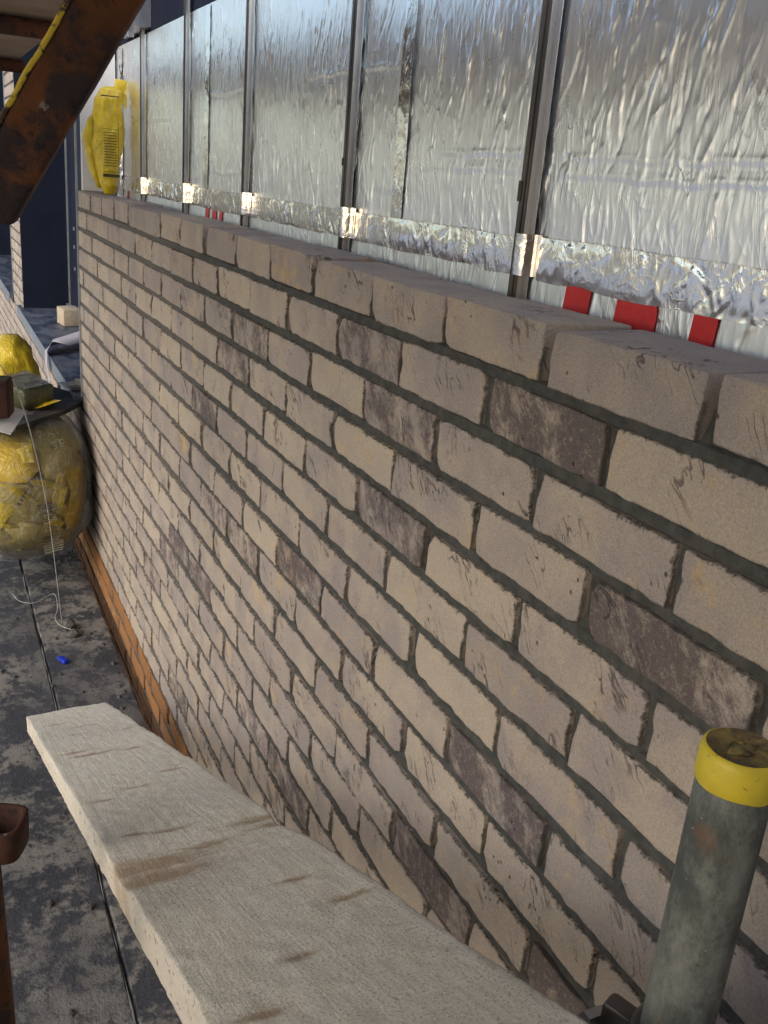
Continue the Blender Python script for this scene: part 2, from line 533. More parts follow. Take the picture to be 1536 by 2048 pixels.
def clear_film():
    N = NT('clear_polythene')
    v = N.vec()
    t = N.t
    tr = N.n('ShaderNodeBsdfTransparent'); tr.inputs[0].default_value = (.93, .93, .90, 1)
    mx = N.n('ShaderNodeMixShader')
    fr = N.n('ShaderNodeFresnel'); fr.inputs['IOR'].default_value = 1.35
    a = N.noise(v, 7, 5, .6, .8)
    fold = N.noise(N.vec(scale=(1, 1, .5)), 11, 3, .5, 2.2)
    ridge = N.step(N.math('ABSOLUTE', N.math('SUBTRACT', fold, .5)), .03, .005)
    f = N.math('ADD', N.math('MULTIPLY', N.step(a, .50, .76), .16), N.math('ADD', N.math('MULTIPLY', fr.outputs[0], .8), .03), clamp=True)
    f = N.math('ADD', f, N.math('MULTIPLY', ridge, .16), clamp=True)
    nb = N.bump(fold, .45, .02)
    t.links.new(nb, fr.inputs['Normal'])
    N.out((.55, .55, .53), .22, 0, nb, .5)
    t.links.new(f, mx.inputs[0]); t.links.new(tr.outputs[0], mx.inputs[1]); t.links.new(N.b.outputs[0], mx.inputs[2])
    t.links.new(mx.outputs[0], t.nodes['Material Output'].inputs[0])
    return N.m
M['clear'] = clear_film()

# ================================================================== SETTING
b = MB(); b.box(-60, 60, -60, 60, -4.3, -4.2)
obj('ground', b.mesh('ground', M['ground']), kind='structure')
# inside of the building, behind the insulation
b = MB()
b.box(-12, 2.4, .345, 4.0, -4.2, 3.2)
obj('building', b.mesh('building', M['core']), label='dark unlit core of the building behind the foil boards and window openings', cat='building')

# working platform: scaffold boards running along the wall
plat = obj('floor', None, kind='structure')
ys = [-.036 - i * .2515 for i in range(6)]
FZ = -1.56
for i, y1 in enumerate(ys):
    y0 = y1 - .2445
    x0 = -5.2 - .05 * (i % 2)
    xs = np.concatenate([np.linspace(x0, 1.7, 140)])
    yy = np.array([y0, y0 + .004, y0 + .03, (y0 + y1) / 2 - .04, (y0 + y1) / 2 + .04, y1 - .03, y1 - .004, y1])
    X, Y, F = grid(xs, yy)
    Z = FZ + .0025 * fbm(X * 5, Y * 14, 0, 3, i + 3)
    Z[:, 0] -= .006; Z[:, -1] -= .006
    Y = Y.copy()
    Y[:, -1] += .0035 * fbm(X[:, -1] * 14, 0, 0, 3, 31 + i); Y[:, 0] += .0025 * fbm(X[:, 0] * 14, 0, 0, 3, 61 + i)
    V = np.stack([X, Y, Z], -1).reshape(-1, 3)
    n = len(xs); k = len(yy)
    F = [tuple(q) for q in F]
    V2 = V.copy(); V2[:, 2] = FZ - .038
    base = len(V)
    V = np.concatenate([V, V2[[a * k for a in range(n)]], V2[[a * k + k - 1 for a in range(n)]]])
    for a in range(n - 1):
        F.append((a * k, base + a, base + a + 1, (a + 1) * k))
        F.append((a * k + k - 1, (a + 1) * k + k - 1, base + n + a + 1, base + n + a))
        F.append((base + a, base + n + a, base + n + a + 1, base + a + 1))
    obj('scaffold_board', mesh('scaffold_board', V, F, M['floor']), plat)

# ================================================================== BRICK WALL
wall = obj('brick_wall', None, label='buff handmade brick outer wall in fresh grey mortar, unfinished at the top', cat='wall')
BL, BD, BH = .215, .112, .062
XE, XR = -2.845, 1.55
def brick_mesh(i, L=BL, mat='brick', n=(18, 4, 8)):
    V, F = rbox(L, BD, BH, n[0], n[1], n[2], .0026)
    V0 = V + np.array([0, BD / 2, 0])
    s = 100 + i * 7
    x, y, z = V[:, 0], V[:, 1], V[:, 2]
    front = np.clip((-y + .02) / .06, 0, 1)
    d = .0016 * fbm(x * 30, z * 30, i, 3, s) + .0013 * fbm(x * 90, z * 90, i, 2, s + 3)
    # folded clay: shallow arched creases
    cx, cz, rr = random.uniform(-.06, .05), random.uniform(-.09, -.03), random.uniform(.08, .13)
    q = np.hypot(x - cx, z - cz) - rr
    d = d + .0016 * np.exp(-(q / .006) ** 2) - .0012 * np.exp(-((q - .008) / .005) ** 2)
    V[:, 1] = y + d * front
    edge = .0009 * fbm(x * 55, y * 20, z * 40, 3, s + 5)
    top = np.abs(z) > BH / 2 - .009
    V[:, 2] = z + np.where(top, np.sign(z) * edge, 0) * np.where(y < 0, 1, .5)
    endm = np.abs(x) > L / 2 - .009
    V[:, 0] = x + np.where(endm, np.sign(x) * .0013 * fbm(z * 60, y * 20, x * 3, 3, s + 9), 0)
    # knocked corners
    for sx in (-1, 1):
        for sz in (-1, 1):
            r = random.choice((0, 0, .004, .006, .014)) * random.uniform(.6, 1.2)
            dd = np.hypot(V[:, 0] - sx * L / 2, V[:, 2] - sz * BH / 2)
            w = np.clip(1 - dd / .018, 0, 1) * front
            V[:, 0] -= sx * w * r * .35; V[:, 2] -= sz * w * r * .25; V[:, 1] += w * r * .3
    V = V + np.array([0, BD / 2, 0])
    me = mesh('brick', V, F, M[mat], True)
    set_local(me, V0)
    return me
variants = [brick_mesh(i) for i in range(26)]
warm_lit_variants = [brick_mesh(40 + i, mat='orange', n=(10, 4, 6)) for i in range(5)]
DARK = [(0.002, -0.109, .8), (0.11, -0.187, .8), (0.458, -0.116, 1), (0.138, -0.331, .9), (0.688, -0.26, 1), (0.11, -0.03, .35), (0.327, -0.028, .35), (-0.553, -0.195, .8), (-0.784, -0.202, .6), (-1.041, -0.195, .6), (-1.225, -0.189, .4), (-0.666, -0.272, .8), (-0.869, -0.413, .9), (-1.553, -0.106, .6), (-2.58, -0.196, .6), (-2.468, -0.416, .6), (-0.786, -0.645, .75), (-0.556, -0.638, .8), (-0.228, -0.55, .95), (-1.193, -0.9, .9), (-0.92, -0.868, .9), (-1.454, -1.069, .7), (-1.12, -1.288, .9), (-0.387, -1.041, .8), (-0.259, -1.03, .9), (-0.297, -1.104, .7), (0.452, -0.551, .95), (0.29, -0.769, .9), (0.344, -0.811, .9), (-0.097, -0.986, .6), (0.061, -0.814, .6), (-0.047, -0.982, .5), (0.594, -0.722, 1), (0.7, -0.49, .5), (-2.195, -0.992, .4), (-1.286, -0.92, .8), (-2.078, -0.806, .4), (-2.218, -0.656, .4), (-1.927, -0.661, .5)]
DX = {1: 0, 2: 0, 3: .003, 4: .006, 5: .002, 6: .011, 7: -.002, 8: .001, 9: -.002, 10: .001, 11: -.006, 12: -.004}
DZ = {1: .002, 2: .001, 3: -.001, 4: 0, 5: -.001, 6: .001, 7: .001, 8: -.002, 9: .002, 10: -.001, 11: -.003, 12: .003}
WARM_LIT_FROM = 20
specs = []
for k in range(1, 27):
    ph = 0.0 if k % 2 else .5
    joints = []
    n = -14
    while True:
        x = .225 * (n + ph) + DX.get(k, 0) + random.uniform(-.003, .003)
        if n + ph < -5.5: x -= .010 * min(1, (-5.5 - n - ph)) + .008 * max(0, -6.5 - n - ph)
        joints.append(x)
        if x > XR: break
        n += 1
    joints = [x for x in joints if x > XE + .07]
    joints = [XE - .005] + joints
    for a, c in zip(joints[:-1], joints[1:]):
        L = c - a - (random.uniform(.013, .016) if k == 1 else random.uniform(.0105, .0135) if c > -.9 else random.uniform(.008, .0105))
        if L < .05: continue
        xc = (a + c) / 2
        hgt = BH + random.uniform(-.0025, .002)
        z0 = -.075 * k + DZ.get(k, 0) + .003 + random.uniform(-.0012, .0012)
        specs.append((k, xc, z0 + hgt / 2, L, hgt))
def bproj(x, z):
    d = Vector((x, 0, z)) - CAM
    dep = d.dot(fw)
    if dep < .1: return None
    return 768 + 1880 * d.dot(R2) / dep, 1024 - 1880 * d.dot(U2) / dep
ranked = []
for sp in specs:
    k, x, z, L, h = sp
    p = [bproj(x + i * L / 2, z + j * h / 2) for i in (-1, 1) for j in (-1, 1)]
    if any(q is None for q in p): ranked.append((0, sp)); continue
    inside = any(-10 < q[0] < 1546 and -10 < q[1] < 2058 for q in p)
    w = max(q[0] for q in p) - min(q[0] for q in p); hh = max(q[1] for q in p) - min(q[1] for q in p)
    ranked.append(((w * hh) if inside else 0, sp))
ranked.sort(key=lambda t: -t[0])
def colour_of(sp):
    k, x, z, L, h = sp
    dk = 0.0
    for (dx, dz, dv) in DARK:
        if abs(dx - x) < L / 2 + .006 and abs(dz - z) < .038: dk = max(dk, dv)
    r = random.random()
    if dk == 0: dk = .38 * r ** 4 + (.18 if r > .55 else 0) * random.random()
    return (dk, random.random() ** 1.5, 1.0 if k == 1 else 0.0, 1)
class Joined:
    def __init__(s): s.v = []; s.f = []; s.n = 0; s.l = []; s.t = []
    def add(s, me, M4):
        a = np.empty(len(me.vertices) * 3); me.vertices.foreach_get('co', a); a = a.reshape(-1, 3)
        s.v.append(a @ np.array(M4.to_3x3()).T + np.array(M4.translation))
        s.f += [tuple(i + s.n for i in p.vertices) for p in me.polygons]
        s.n += len(a); s.l.append(a); s.t.append(np.full(len(a), random.random()))
lowv = [None]
rest = {'brick': Joined(), 'orange': Joined()}
cheap = {}
for mt in ('brick', 'orange'):
    V, F = rbox(BL, BD, BH, 4, 1, 4, .004)
    cheap[mt] = mesh('brick', V + np.array([0, BD / 2, 0]), F, M[mt], True)
for rank, (area, sp) in enumerate(ranked):
    k, x, z, L, h = sp
    org = k >= WARM_LIT_FROM
    y = random.uniform(-.0022, .0022)
    if k == 1: y += random.uniform(-.003, .004); z += random.uniform(-.002, .002)
    rot = (random.uniform(-.012, .012), random.uniform(-.005, .005), random.uniform(-.008, .008))
    if rank < 298 and area > 0:
        me = random.choice(warm_lit_variants if org else variants)
        o = obj('brick', me, wall, (x, y, z), rot)
        o.scale = (L / BL, 1, h / BH)
        o.color = colour_of(sp)
    else:
        M4 = Matrix.Translation((x, y, z)) @ Matrix.Diagonal((L / BL, 1, h / BH, 1))
        rest['orange' if org else 'brick'].add(cheap['orange' if org else 'brick'], M4)
# brickwork round the window openings further along: pier and wall under the sills
PX0, PX1 = -6.10, -5.44
SILL_Z = -.846
random.seed(19)
for k in range(-14, 27):
    z0 = -.075 * k + .003
    ph = 0.0 if k % 2 else .1125
    rng_ = [(-9.2, XE - .004)] if z0 + .065 < SILL_Z - .03 else [(PX0, PX1)]
    for (a, c) in rng_:
        x = a
        first = True
        while x < c - .03:
            L = (.215 if not (first and ph) else .1025)
            first = False
            L = min(L, c - x)
            M4 = Matrix.Translation((x + L / 2, random.uniform(-.002, .002), z0 + .031)) @ Matrix.Diagonal((L / BL, 1, 1, 1))
            rest['orange' if k >= WARM_LIT_FROM else 'brick'].add(cheap['orange' if k >= WARM_LIT_FROM else 'brick'], M4)
            x += L + .010
for mt, J in rest.items():
    me = mesh('bricks', np.concatenate(J.v), J.f, M[mt], True)
    set_local(me, np.concatenate(J.l), np.concatenate(J.t))
    o = obj('brick', me, wall, kind='stuff')
    o.color = (.12, .5, 0, 1)
# mortar
xs = np.arange(XE + .004, XR, .0075)
zs = []
for k in range(26, 0, -1):
    zs += [-.075 * k + q for q in (-.0125, -.0095, -.0035, .0025, .0055, .022, .040)]
zs = np.array([q for q in zs if -1.97 < q < -.044] + [-.044])
X, Z, F = grid(xs, zs)
fr_ = np.abs(((Z + .0035) + .0375) % .075 - .0375)               # distance from the middle of the nearest bed joint
bed = np.clip((.0095 - fr_) / .004, 0, 1)
Y = .0085 - .005 * bed + .0011 * fbm(X * 45, Z * 45, 0, 3, 5) + .0016 * vn(X * 5, Z * 9, 0, 8)
Y += np.clip((Z + .070) / .015, 0, 1) * .008          # the last course has open, raked-out uprights
V = np.stack([X, Y, Z], -1).reshape(-1, 3)
mb = MB(); mb.add(V, [tuple(q) for q in F])
nz_ = len(zs)
tp = [(i + 1) * nz_ - 1 for i in range(len(xs))]
bk = [(V[i][0], BD - .004, -.046 + .003 * float(vn(V[i][0] * 30, 0, 0, 2))) for i in tp]
mb.add([tuple(V[i]) for i in tp] + bk, [(i, i + 1, len(tp) + i + 1, len(tp) + i) for i in range(len(tp) - 1)])
mb.box(PX0 + .004, PX1 - .004, .006, BD, SILL_Z + .03, 1.1)
mb.box(-9.2, XE, .006, BD, -1.97, SILL_Z - .04)
mb.box(XE + .003, XE + .006, .005, BD - .004, -1.97, -.048)
obj('mortar', mb.mesh('mortar', M['mortar'], False), wall)
b = MB(); b.box(-9.2, XR, .01, BD, -4.2, -1.975)
obj('lower_wall', b.mesh('lower_wall', M['mortar']), wall)
b = MB(); b.box(-9.2, XR + .3, BD + .001, .15, -4.2, -1.0)
obj('cavity_fill', b.mesh('cavity_fill', M['core']), wall)

# ================================================================== FOIL INSULATION
YF = .155
FTOP = .522
def ridged(n): return 1 - np.abs(n)
def add_creases(h, x0, z0, dx, dz, n, seed, amp, wid, length, tilt, up=.8):
    """sharp single creases pressed into a foil sheet: short, slightly bent lines with tapering ends"""
    r = np.random.default_rng(seed)
    nx, nz = h.shape
    for _ in range(n):
        cx, cz = x0 + r.random() * dx * nx, z0 + r.random() * dz * nz
        L = length * r.uniform(.35, 1.5) * .5
        a = r.normal(0, tilt); sx, sz = math.sin(a), math.cos(a)
        w = wid * r.uniform(.6, 1.5); A_ = amp * r.uniform(.35, 1.3) * (1 if r.random() < up else -1)
        bend = r.normal(0, 1) * .12 / max(L, .01); wob = r.uniform(0, 6.28)
        ex = abs(sx) * L + abs(bend) * L * L + 5 * w; ez = abs(sz) * L + abs(bend) * L * L + 5 * w
        i0, i1 = max(0, int((cx - ex - x0) / dx)), min(nx, int((cx + ex - x0) / dx) + 2)
        k0, k1 = max(0, int((cz - ez - z0) / dz)), min(nz, int((cz + ez - z0) / dz) + 2)
        if i1 <= i0 or k1 <= k0: continue
        X, Z = np.meshgrid(x0 + dx * np.arange(i0, i1) - cx, z0 + dz * np.arange(k0, k1) - cz, indexing='ij')
        t = X * sx + Z * sz; d = X * sz - Z * sx - bend * t * t - .0016 * np.sin(t * 95 + wob)
        tp = np.clip(1 - np.abs(t) / L, 0, 1) ** .8
        side = np.where(d > 0, .7, 1.7)                          # steep on one flank, shallow on the other
        h[i0:i1, k0:k1] += A_ * tp * np.exp(-np.abs(d) / (w * side * (.5 + .5 * tp)))
def foil_height(X, Z, seed, creases=()):
    h = .0005 * vn(X * 15, Z * 3.5, 0, seed + 3) + .0009 * vn(X * 3.2, Z * 2.5, 0, seed + 4)
    for (zc, dep) in creases:
        zz = zc + .006 * vn(X * 3, 0, 0, seed + 5) + .002 * vn(X * 25, 0, 0, seed + 6)
        on = np.clip(vn(X * 5, zc * 9, 0, seed + 8) * 1.4 + .55, 0, 1)
        h = h + dep * on * (np.exp(-np.abs(Z - zz) / .0028) - .7 * np.exp(-np.abs(Z - zz + .007) / .003))
    return h
def foil_sheet(x0, x1, z0, z1, step, seed, amp=1.0, creases=()):
    xs = np.linspace(x0, x1, int((x1 - x0) / step) + 1)
    zs = np.linspace(z0, z1, int((z1 - z0) / (step * 1.6)) + 1)
    X, Z, F = grid(xs, zs)
    h = foil_height(X, Z, seed, creases)
    area = (x1 - x0) * (z1 - z0)
    dx, dz = xs[1] - xs[0], zs[1] - zs[0]
    add_creases(h, x0, z0, dx, dz, int(950 * area), seed + 21, .0015, .0017, .085, .22)
    add_creases(h, x0, z0, dx, dz, int(2400 * area), seed + 22, .0008, .0013, .045, .24)
    add_creases(h, x0, z0, dx, dz, int(110 * area), seed + 23, .0009, .0018, .050, 1.2)
    V = np.stack([X, -amp * h, Z], -1).reshape(-1, 3)
    return V, [tuple(q) for q in F], X.shape
seams = [-2.835, -2.705, -1.478, -.250, .965, 2.2]
ZLOW = .018
descr = ['narrow crinkled foil insulation offcut beside the white board at the far end',
         'crinkled foil insulation board furthest away, just right of the small yellow bag',
         'middle crinkled foil insulation board between the two vertical foil tapes',
         'large near crinkled foil insulation board behind the big red lettering',
         'foil insulation board past the right end of the red lettering']
for i in range(5):
    x0, x1 = seams[i] + .001, seams[i + 1] - .001
    brd = obj('foil_insulation_board', None, loc=(0, YF, 0), label=descr[i], cat='insulation board', group='foil faced insulation boards')
    st = .0022 if i == 3 else .0026 if i == 2 else .0036
    cr = [(.163, .0012), (.142, .0008)] if i == 3 else [(.305, .0012), (.11, .0006)] if i == 2 else [(.255, .0013)]
    V, F, sh = foil_sheet(x0, x1, ZLOW, FTOP, st, 300 + 20 * i, 1.0, cr)
    obj('foil_facing', mesh('foil_facing', V, F, M['foil'], True), brd)
    V, F, sh = foil_sheet(x0, x1, -.10, ZLOW, st, 700 + 20 * i, .8)
    V[:, 1] += (V[:, 2] - ZLOW) * .07                       # foot of the board leans out a little
    obj('lower_foil_strip', mesh('lower_foil_strip', V, F, M['foil_low'], True), brd)
    b = MB(); b.box(x0, x1, .006, .10, -.10, FTOP - .002)
    obj('insulation_core', b.mesh('insulation_core', M['bristle']), brd)
    if i in (2, 3, 1):
        # red print along the foot of the board, half hidden by the tape and the bricks
        marks = {3: [(.252, .303, 0), (.353, .425, 1), (.480, .516, 0)], 2: [(-1.468, -1.438, 0), (-1.405, -1.360, 1), (-1.330, -1.300, 0)], 1: [(-2.62, -2.585, 0)]}[i]
        pr = obj('red_lettering', None, brd)
        for (a, c, rnd) in marks:
            nx, nzz = 30, 26
            xs = np.linspace(a, c, nx); zs = np.linspace(-.085, ZLOW - .0, nzz)
            X, Z, F2 = grid(xs, zs)
            if rnd:
                cut = np.clip((Z - (ZLOW - .02)) / .03, 0, 1) ** 2 + np.clip(((ZLOW - .045) - Z) / .05, 0, 1) ** 2
                X = a + (X - a) * (1 - .35 * cut)
            ht = np.interp
            Yy = -.0022 - .8 * foil_height(X, Z, 700 + 20 * i) + (Z - ZLOW) * .07
            obj('printed_letter', mesh('printed_letter', np.stack([X, Yy, Z], -1).reshape(-1, 3), [tuple(q) for q in F2], M['red'], True), pr)

def crumpled(x0, x1, z0, z1, step, seed, amp, smoothfrom=None):
    xs = np.linspace(x0, x1, max(3, int(abs(x1 - x0) / step) + 1)); zs = np.linspace(z0, z1, max(4, int((z1 - z0) / step) + 1))
    X, Z, F = grid(xs, zs)
    t = (Z - z0) / (z1 - z0)
    h = .0012 * np.sin(np.pi * t) * np.clip(vn(X * 5, 1, 0, seed + 5) + .3, 0, 1) + .0006 * vn(X * 30, Z * 22, 0, seed + 6)
    dx, dz = xs[1] - xs[0], zs[1] - zs[0]
    area = abs((x1 - x0) * (z1 - z0))
    add_creases(h, x0, z0, dx, dz, int(2300 * area), seed + 31, amp * .5, .0020, .042, .5, .65)
    add_creases(h, x0, z0, dx, dz, int(4200 * area), seed + 32, amp * .16, .0014, .020, .8, .6)
    edge = np.minimum(t, 1 - t)
    h = h * np.clip(edge / .10, .25, 1)
    Zn = Z + .0022 * vn(X * 18, 0, 0, seed + 6) * (t < .02) + .001 * vn(X * 14, 3, 0, seed + 7) * (t > .98)
    return np.stack([X, -h, Zn], -1).reshape(-1, 3), [tuple(q) for q in F]
STUDX = [-2.292, -1.680, -1.085, -.452, .155, .765]
tape = obj('foil_tape', None, loc=(0, YF - .0035, 0), label='long horizontal crumpled shiny foil tape along the foot of the insulation', cat='foil tape', group='shiny foil tapes')
cuts = [-2.70] + [s for s in STUDX] + [1.55]
for i in range(len(cuts) - 1):
    a = cuts[i] + (.030 if i else 0); c = cuts[i + 1] - .016
    V, F = crumpled(a, c, .010, .060 + (.004 if i > 4 else 0), .0026, 900 + i * 11, .0026 if i > 1 else .005)
    obj('tape_piece', mesh('tape_piece', V, F, M['tape'], True), tape)
for i, sx in enumerate(STUDX):
    V, F = crumpled(sx - .017, sx + .032, .012, .066, .0028, 1200 + i * 7, .002)
    X = V[:, 0]
    V[:, 1] -= .0165 * np.clip(1 - np.abs((X - sx - .002) / .017) ** 4, 0, 1)
    obj('tape_patch', mesh('tape_patch', V, F, M['tape'], True), tape)
vt = {-1.478: 'vertical foil tape over the further board joint, right of the second steel channel', -.250: 'vertical foil tape over the nearer board joint, right of the fourth steel channel', .965: 'vertical foil tape over the board joint past the right edge'}
for j, (sx, lb) in enumerate(vt.items()):
    V, F = crumpled(sx - .024, sx + .018, .055, FTOP - .004, .0036, 1500 + 31 * j, .0016)
    V[:, 2] = np.clip(V[:, 2], .05, FTOP)
    o = obj('foil_tape', mesh('foil_tape', V, F, M['tape'], True), loc=(0, YF - .003, 0), label=lb, cat='foil tape', group='shiny foil tapes')
V, F = crumpled(-2.83, -2.70, -.01, FTOP - .01, .005, 1700, .012)
V[:, 0] = -2.70 + (V[:, 0] + 2.70) * .35
obj('foil_tape', mesh('foil_tape', V, F, M['tape'], True), loc=(0, YF - .004, 0), label='badly crumpled foil tape scrunched in the far corner by the small yellow bag', cat='foil tape', group='shiny foil tapes')

# steel channels standing off the foil
slab = ['steel wall channel furthest away, right of the small yellow bag', 'steel wall channel just left of the further vertical foil tape',
        'steel wall channel midway along the middle foil board', 'steel wall channel just left of the nearer vertical foil tape',
        'steel wall channel nearest the camera, left of the big red lettering', 'steel wall channel past the right edge']
for i, sx in enumerate(STUDX):
    ch = obj('steel_channel', None, loc=(sx, YF, 0), label=slab[i], cat='wall channel', group='steel channels over the foil')
    b = MB(); b.box(-.0125, -.0105, -.0165, -.0055, -.09, .68)
    b.box(-.0155, -.0125, -.0160, -.0142, -.09, .68)
    obj('side_web', b.mesh('side_web', M['dark_steel']), ch)
    b = MB(); b.box(-.0105, .0035, -.0165, -.0150, -.09, .68); b.box(-.0045, -.0025, -.0180, -.0165, -.09, .68)
    obj('front_face', b.mesh('front_face', M['dark_steel']), ch)  # front coloured dark to stand for the dark platform and ground it reflects
    b = MB(); b.box(.0035, .0050, -.0150, -.0055, -.09, .68); b.box(.0050, .0155, -.0070, -.0055, -.09, .68)
    obj('flange', b.mesh('flange', M['galv']), ch)
    if i == 4:
        V, F = rbox(.008, .003, .026, 4, 2, 6, .0012)
        obj('slot_hole', mesh('slot_hole', V + np.array([-.0135, -.0168, .118]), F, M['ink']), ch)
    if i == 3:
        V, F = rbox(.005, .003, .014, 4, 2, 6, .0012)
        obj('slot_hole', mesh('slot_hole', V + np.array([-.0135, -.0168, .145]), F, M['ink']), ch)

# dark steel beam above the foil, with its bracket
b = MB(); b.box(-3.4, 2.3, YF + .004, .34, FTOP + .004, 1.4)
bm = obj('steel_beam', b.mesh('steel_beam', M['navy_beam']), label='dark navy steel beam above the top edge of the foil boards', cat='beam')
b = MB(); b.box(-2.62, -2.22, YF - .052, YF + .003, .535, .70)
b.box(-2.235, -2.222, YF - .070, YF - .052, .50, .80); b.box(-2.62, -2.24, YF - .056, YF - .052, .585, .598)
br = obj('steel_bracket', b.mesh('steel_bracket', M['galv']), label='grey galvanized bracket bolted to the navy beam at top left', cat='bracket')
for dx, dz in ((-.06, .60), (-.06, .645)):
    V, F = tube([(-2.24 + dx, YF - .052, dz), (-2.24 + dx, YF - .060, dz)], .009, 8)
    obj('bolt', mesh('bolt', V, F, M['dark_steel']), br)

# white board closing the cavity
V, F = rbox(.03, .132, .98, 3, 4, 8, .002)
obj('white_board', mesh('white_board', V, F, M['white']), loc=(-2.842, .083, .482), label='upright white insulation board closing the cavity at the far end of the wall', cat='insulation board')

# ================================================================== WINDOW OPENINGS
def opening(x0, x1, lab, lab2):
    w = obj('window_opening', None, label=lab, cat='window opening')
    b = MB(); b.box(x0, x1, .30, .34, SILL_Z, 1.4)
    obj('back_panel', b.mesh('back_panel', M['navy']), w)
    b = MB(); b.box(x0 - .002, x0 + .012, .004, .30, SILL_Z, 1.4)
    obj('side_panel', b.mesh('side_panel', M['navy']), w)
    b = MB(); b.box(x0 + .012, x0 + .024, .289, .299, SILL_Z + .03, 1.4)
    b.box(x1 - .010, x1 - .002, -.006, .002, SILL_Z, 1.2)
    obj('edge_trim', b.mesh('edge_trim', M['trim']), w)
    b = MB(); b.box(x0 + .012, x1 - .05, .27, .298, SILL_Z + .004, SILL_Z + .035)
    obj('bottom_rail', b.mesh('bottom_rail', M['sill_edge']), w)
    for i in range(3):
        b = MB(); b.box(x0 + .25, x0 + .29, .296, .2995, -.32 - .10 * i - .012 * i * i, -.30 - .10 * i - .012 * i * i)
        obj('screw_head', b.mesh('screw_head', M['trim']), w)
    s = obj('window_sill', None, label=lab2, cat='sill')
    b = MB(); b.box(x0 - .12, x1 - .03, -.026, .32, SILL_Z - .034, SILL_Z)
    obj('sill_top', b.mesh('sill_top', M['sill']), s)
    b = MB(); b.box(x0 - .12, x1 - .03, -.030, -.0265, SILL_Z - .062, SILL_Z + .001)
    obj('sill_edge', b.mesh('sill_edge', M['sill_edge']), s)
opening(-5.44, XE, 'dark navy lined window opening between the long wall and the narrow brick pier', 'dusty navy window sill with a loose brick on it')
opening(-9.0, PX0, 'dark navy window opening beyond the narrow brick pier', 'navy window sill beyond the narrow brick pier')
b = MB(); b.box(-9.3, -9.0, -.3, .34, -1.5, 1.4)
obj('end_wall', b.mesh('end_wall', M['navy']), label='dark end wall closing off the scaffold bay at far left', cat='wall')

# ================================================================== SCAFFOLD
# platform overhead
deck = obj('overhead_platform', None, label='timber scaffold platform overhead, seen from below at top left', cat='platform')
for i in range(6):
    y1 = -.185 - i * .232
    V, F = rbox(5.6, .226, .038, 6, 3, 2, .003)
    obj('scaffold_board', mesh('scaffold_board', V, F, M['ply']), deck, (-.45, y1 - .113, .469 + .001 * (i % 2)))
for j, x in enumerate((-2.95, -1.66, .2, 1.9)):
    V, F = tube([(x, -.17, .424), (x, -1.75, .424)], .0242, 14)
    obj('transom', mesh('transom', V, F, M['rust_dark'], True), deck)

def frame_m(o, d, side):
    d = Vector(d).normalized(); s_ = Vector(side); s_ = (s_ - d * s_.dot(d)).normalized(); n_ = d.cross(s_)
    mm = Matrix((s_, n_, d)).transposed().to_4x4(); mm.translation = Vector(o)
    return mm

V, F = rbox(.018, 1.35, 1.9, 2, 6, 6, .002)  # unseen sheet, added to darken the near lower end of the wall
obj('shade_sheet', mesh('shade_sheet', V, F, M['ply']), loc=(1.86, -.90, -.60), label='plywood sheet added out of view behind the camera to shade the near wall', cat='board')

# rusty diagonal brace in the top left corner: rolled steel section with a painted edge
P0, P1 = Vector((0.4950, -0.5380, 0.0660)), Vector((0.5122, -0.4452, 0.2236))
P1 = P0 + (P1 - P0) * 2.2
L = (P1 - P0).length
brace = obj('diagonal_brace', None, label='rusty diagonal steel brace with a chipped yellow edge, close at top left', cat='scaffold brace')
P0 = P0 + R2 * .006; P1 = P1 + R2 * .002
brace.matrix_world = frame_m(P0, P1 - P0, R2 + fw * .25)
V, F = rbox(.038, .026, L, 8, 5, 60, .005)
V[:, 2] += L / 2
V[:, 2] += .35 * V[:, 0] * np.clip(1 - V[:, 2] / .15, 0, 1)
V[:, 0] += .0007 * fbm(V[:, 0] * 40, V[:, 2] * 30, V[:, 1] * 40, 3, 4)
V[:, 1] += .0009 * fbm(V[:, 0] * 40, V[:, 2] * 30, V[:, 1] * 40, 3, 5)
obj('bar', mesh('bar', V, F, M['rust'], True), brace)
V, F = rbox(.004, .027, L - .03, 4, 5, 90, .0018)
V[:, 2] += L / 2 + .009
V[:, 0] += .0006 * fbm(V[:, 1] * 60, V[:, 2] * 60, 0, 3, 8) - .0195
obj('painted_edge', mesh('painted_edge', V, F, M['chip'], True), brace)

# upright tube with the yellow cap, and its coupler
TX, TY, TZ = .888, -.129, -.203
std = obj('scaffold_tube', None, loc=(TX, TY, 0), label='grey galvanized scaffold tube with a yellow painted end, upright at lower right', cat='scaffold tube')
V, F = tube([(0, 0, -4.2)] + [(0, 0, z) for z in np.linspace(-1.2, TZ - .003, 24)], .02415, 36)
obj('tube_body', mesh('tube_body', V, F, M['tube'], True), std)
prof = [(-.026, .0246), (-.0245, .0253), (-.016, .0257), (-.006, .0255), (-.001, .0243), (0, .0225)]
V, F = tube([(0, 0, TZ + a) for a, _ in prof], [r for _, r in prof], 36, False)
V = [(x * (1 + .006 * float(vn(x * 90, y * 90, z * 60, 3))), y * (1 + .006 * float(vn(x * 90, y * 90, z * 60, 3))), z + (.0016 * float(vn(x * 60, y * 60, 0, 5)) if z < TZ - .022 else 0)) for x, y, z in V]
capo = obj('yellow_end', mesh('yellow_end', V, F, M['cap'], True), std)
prof = [(0, .0225), (-.0012, .0214), (-.0022, .015), (-.0012, .008), (-.001, .0004)]
V, F = tube([(0, 0, TZ + a) for a, _ in prof], [r for _, r in prof], 36, False)
V = [(x, y, z + .0007 * float(vn(x * 160, y * 160, 0, 6))) for x, y, z in V]
obj('end_plug', mesh('end_plug', V, F, M['captop'], True), std)
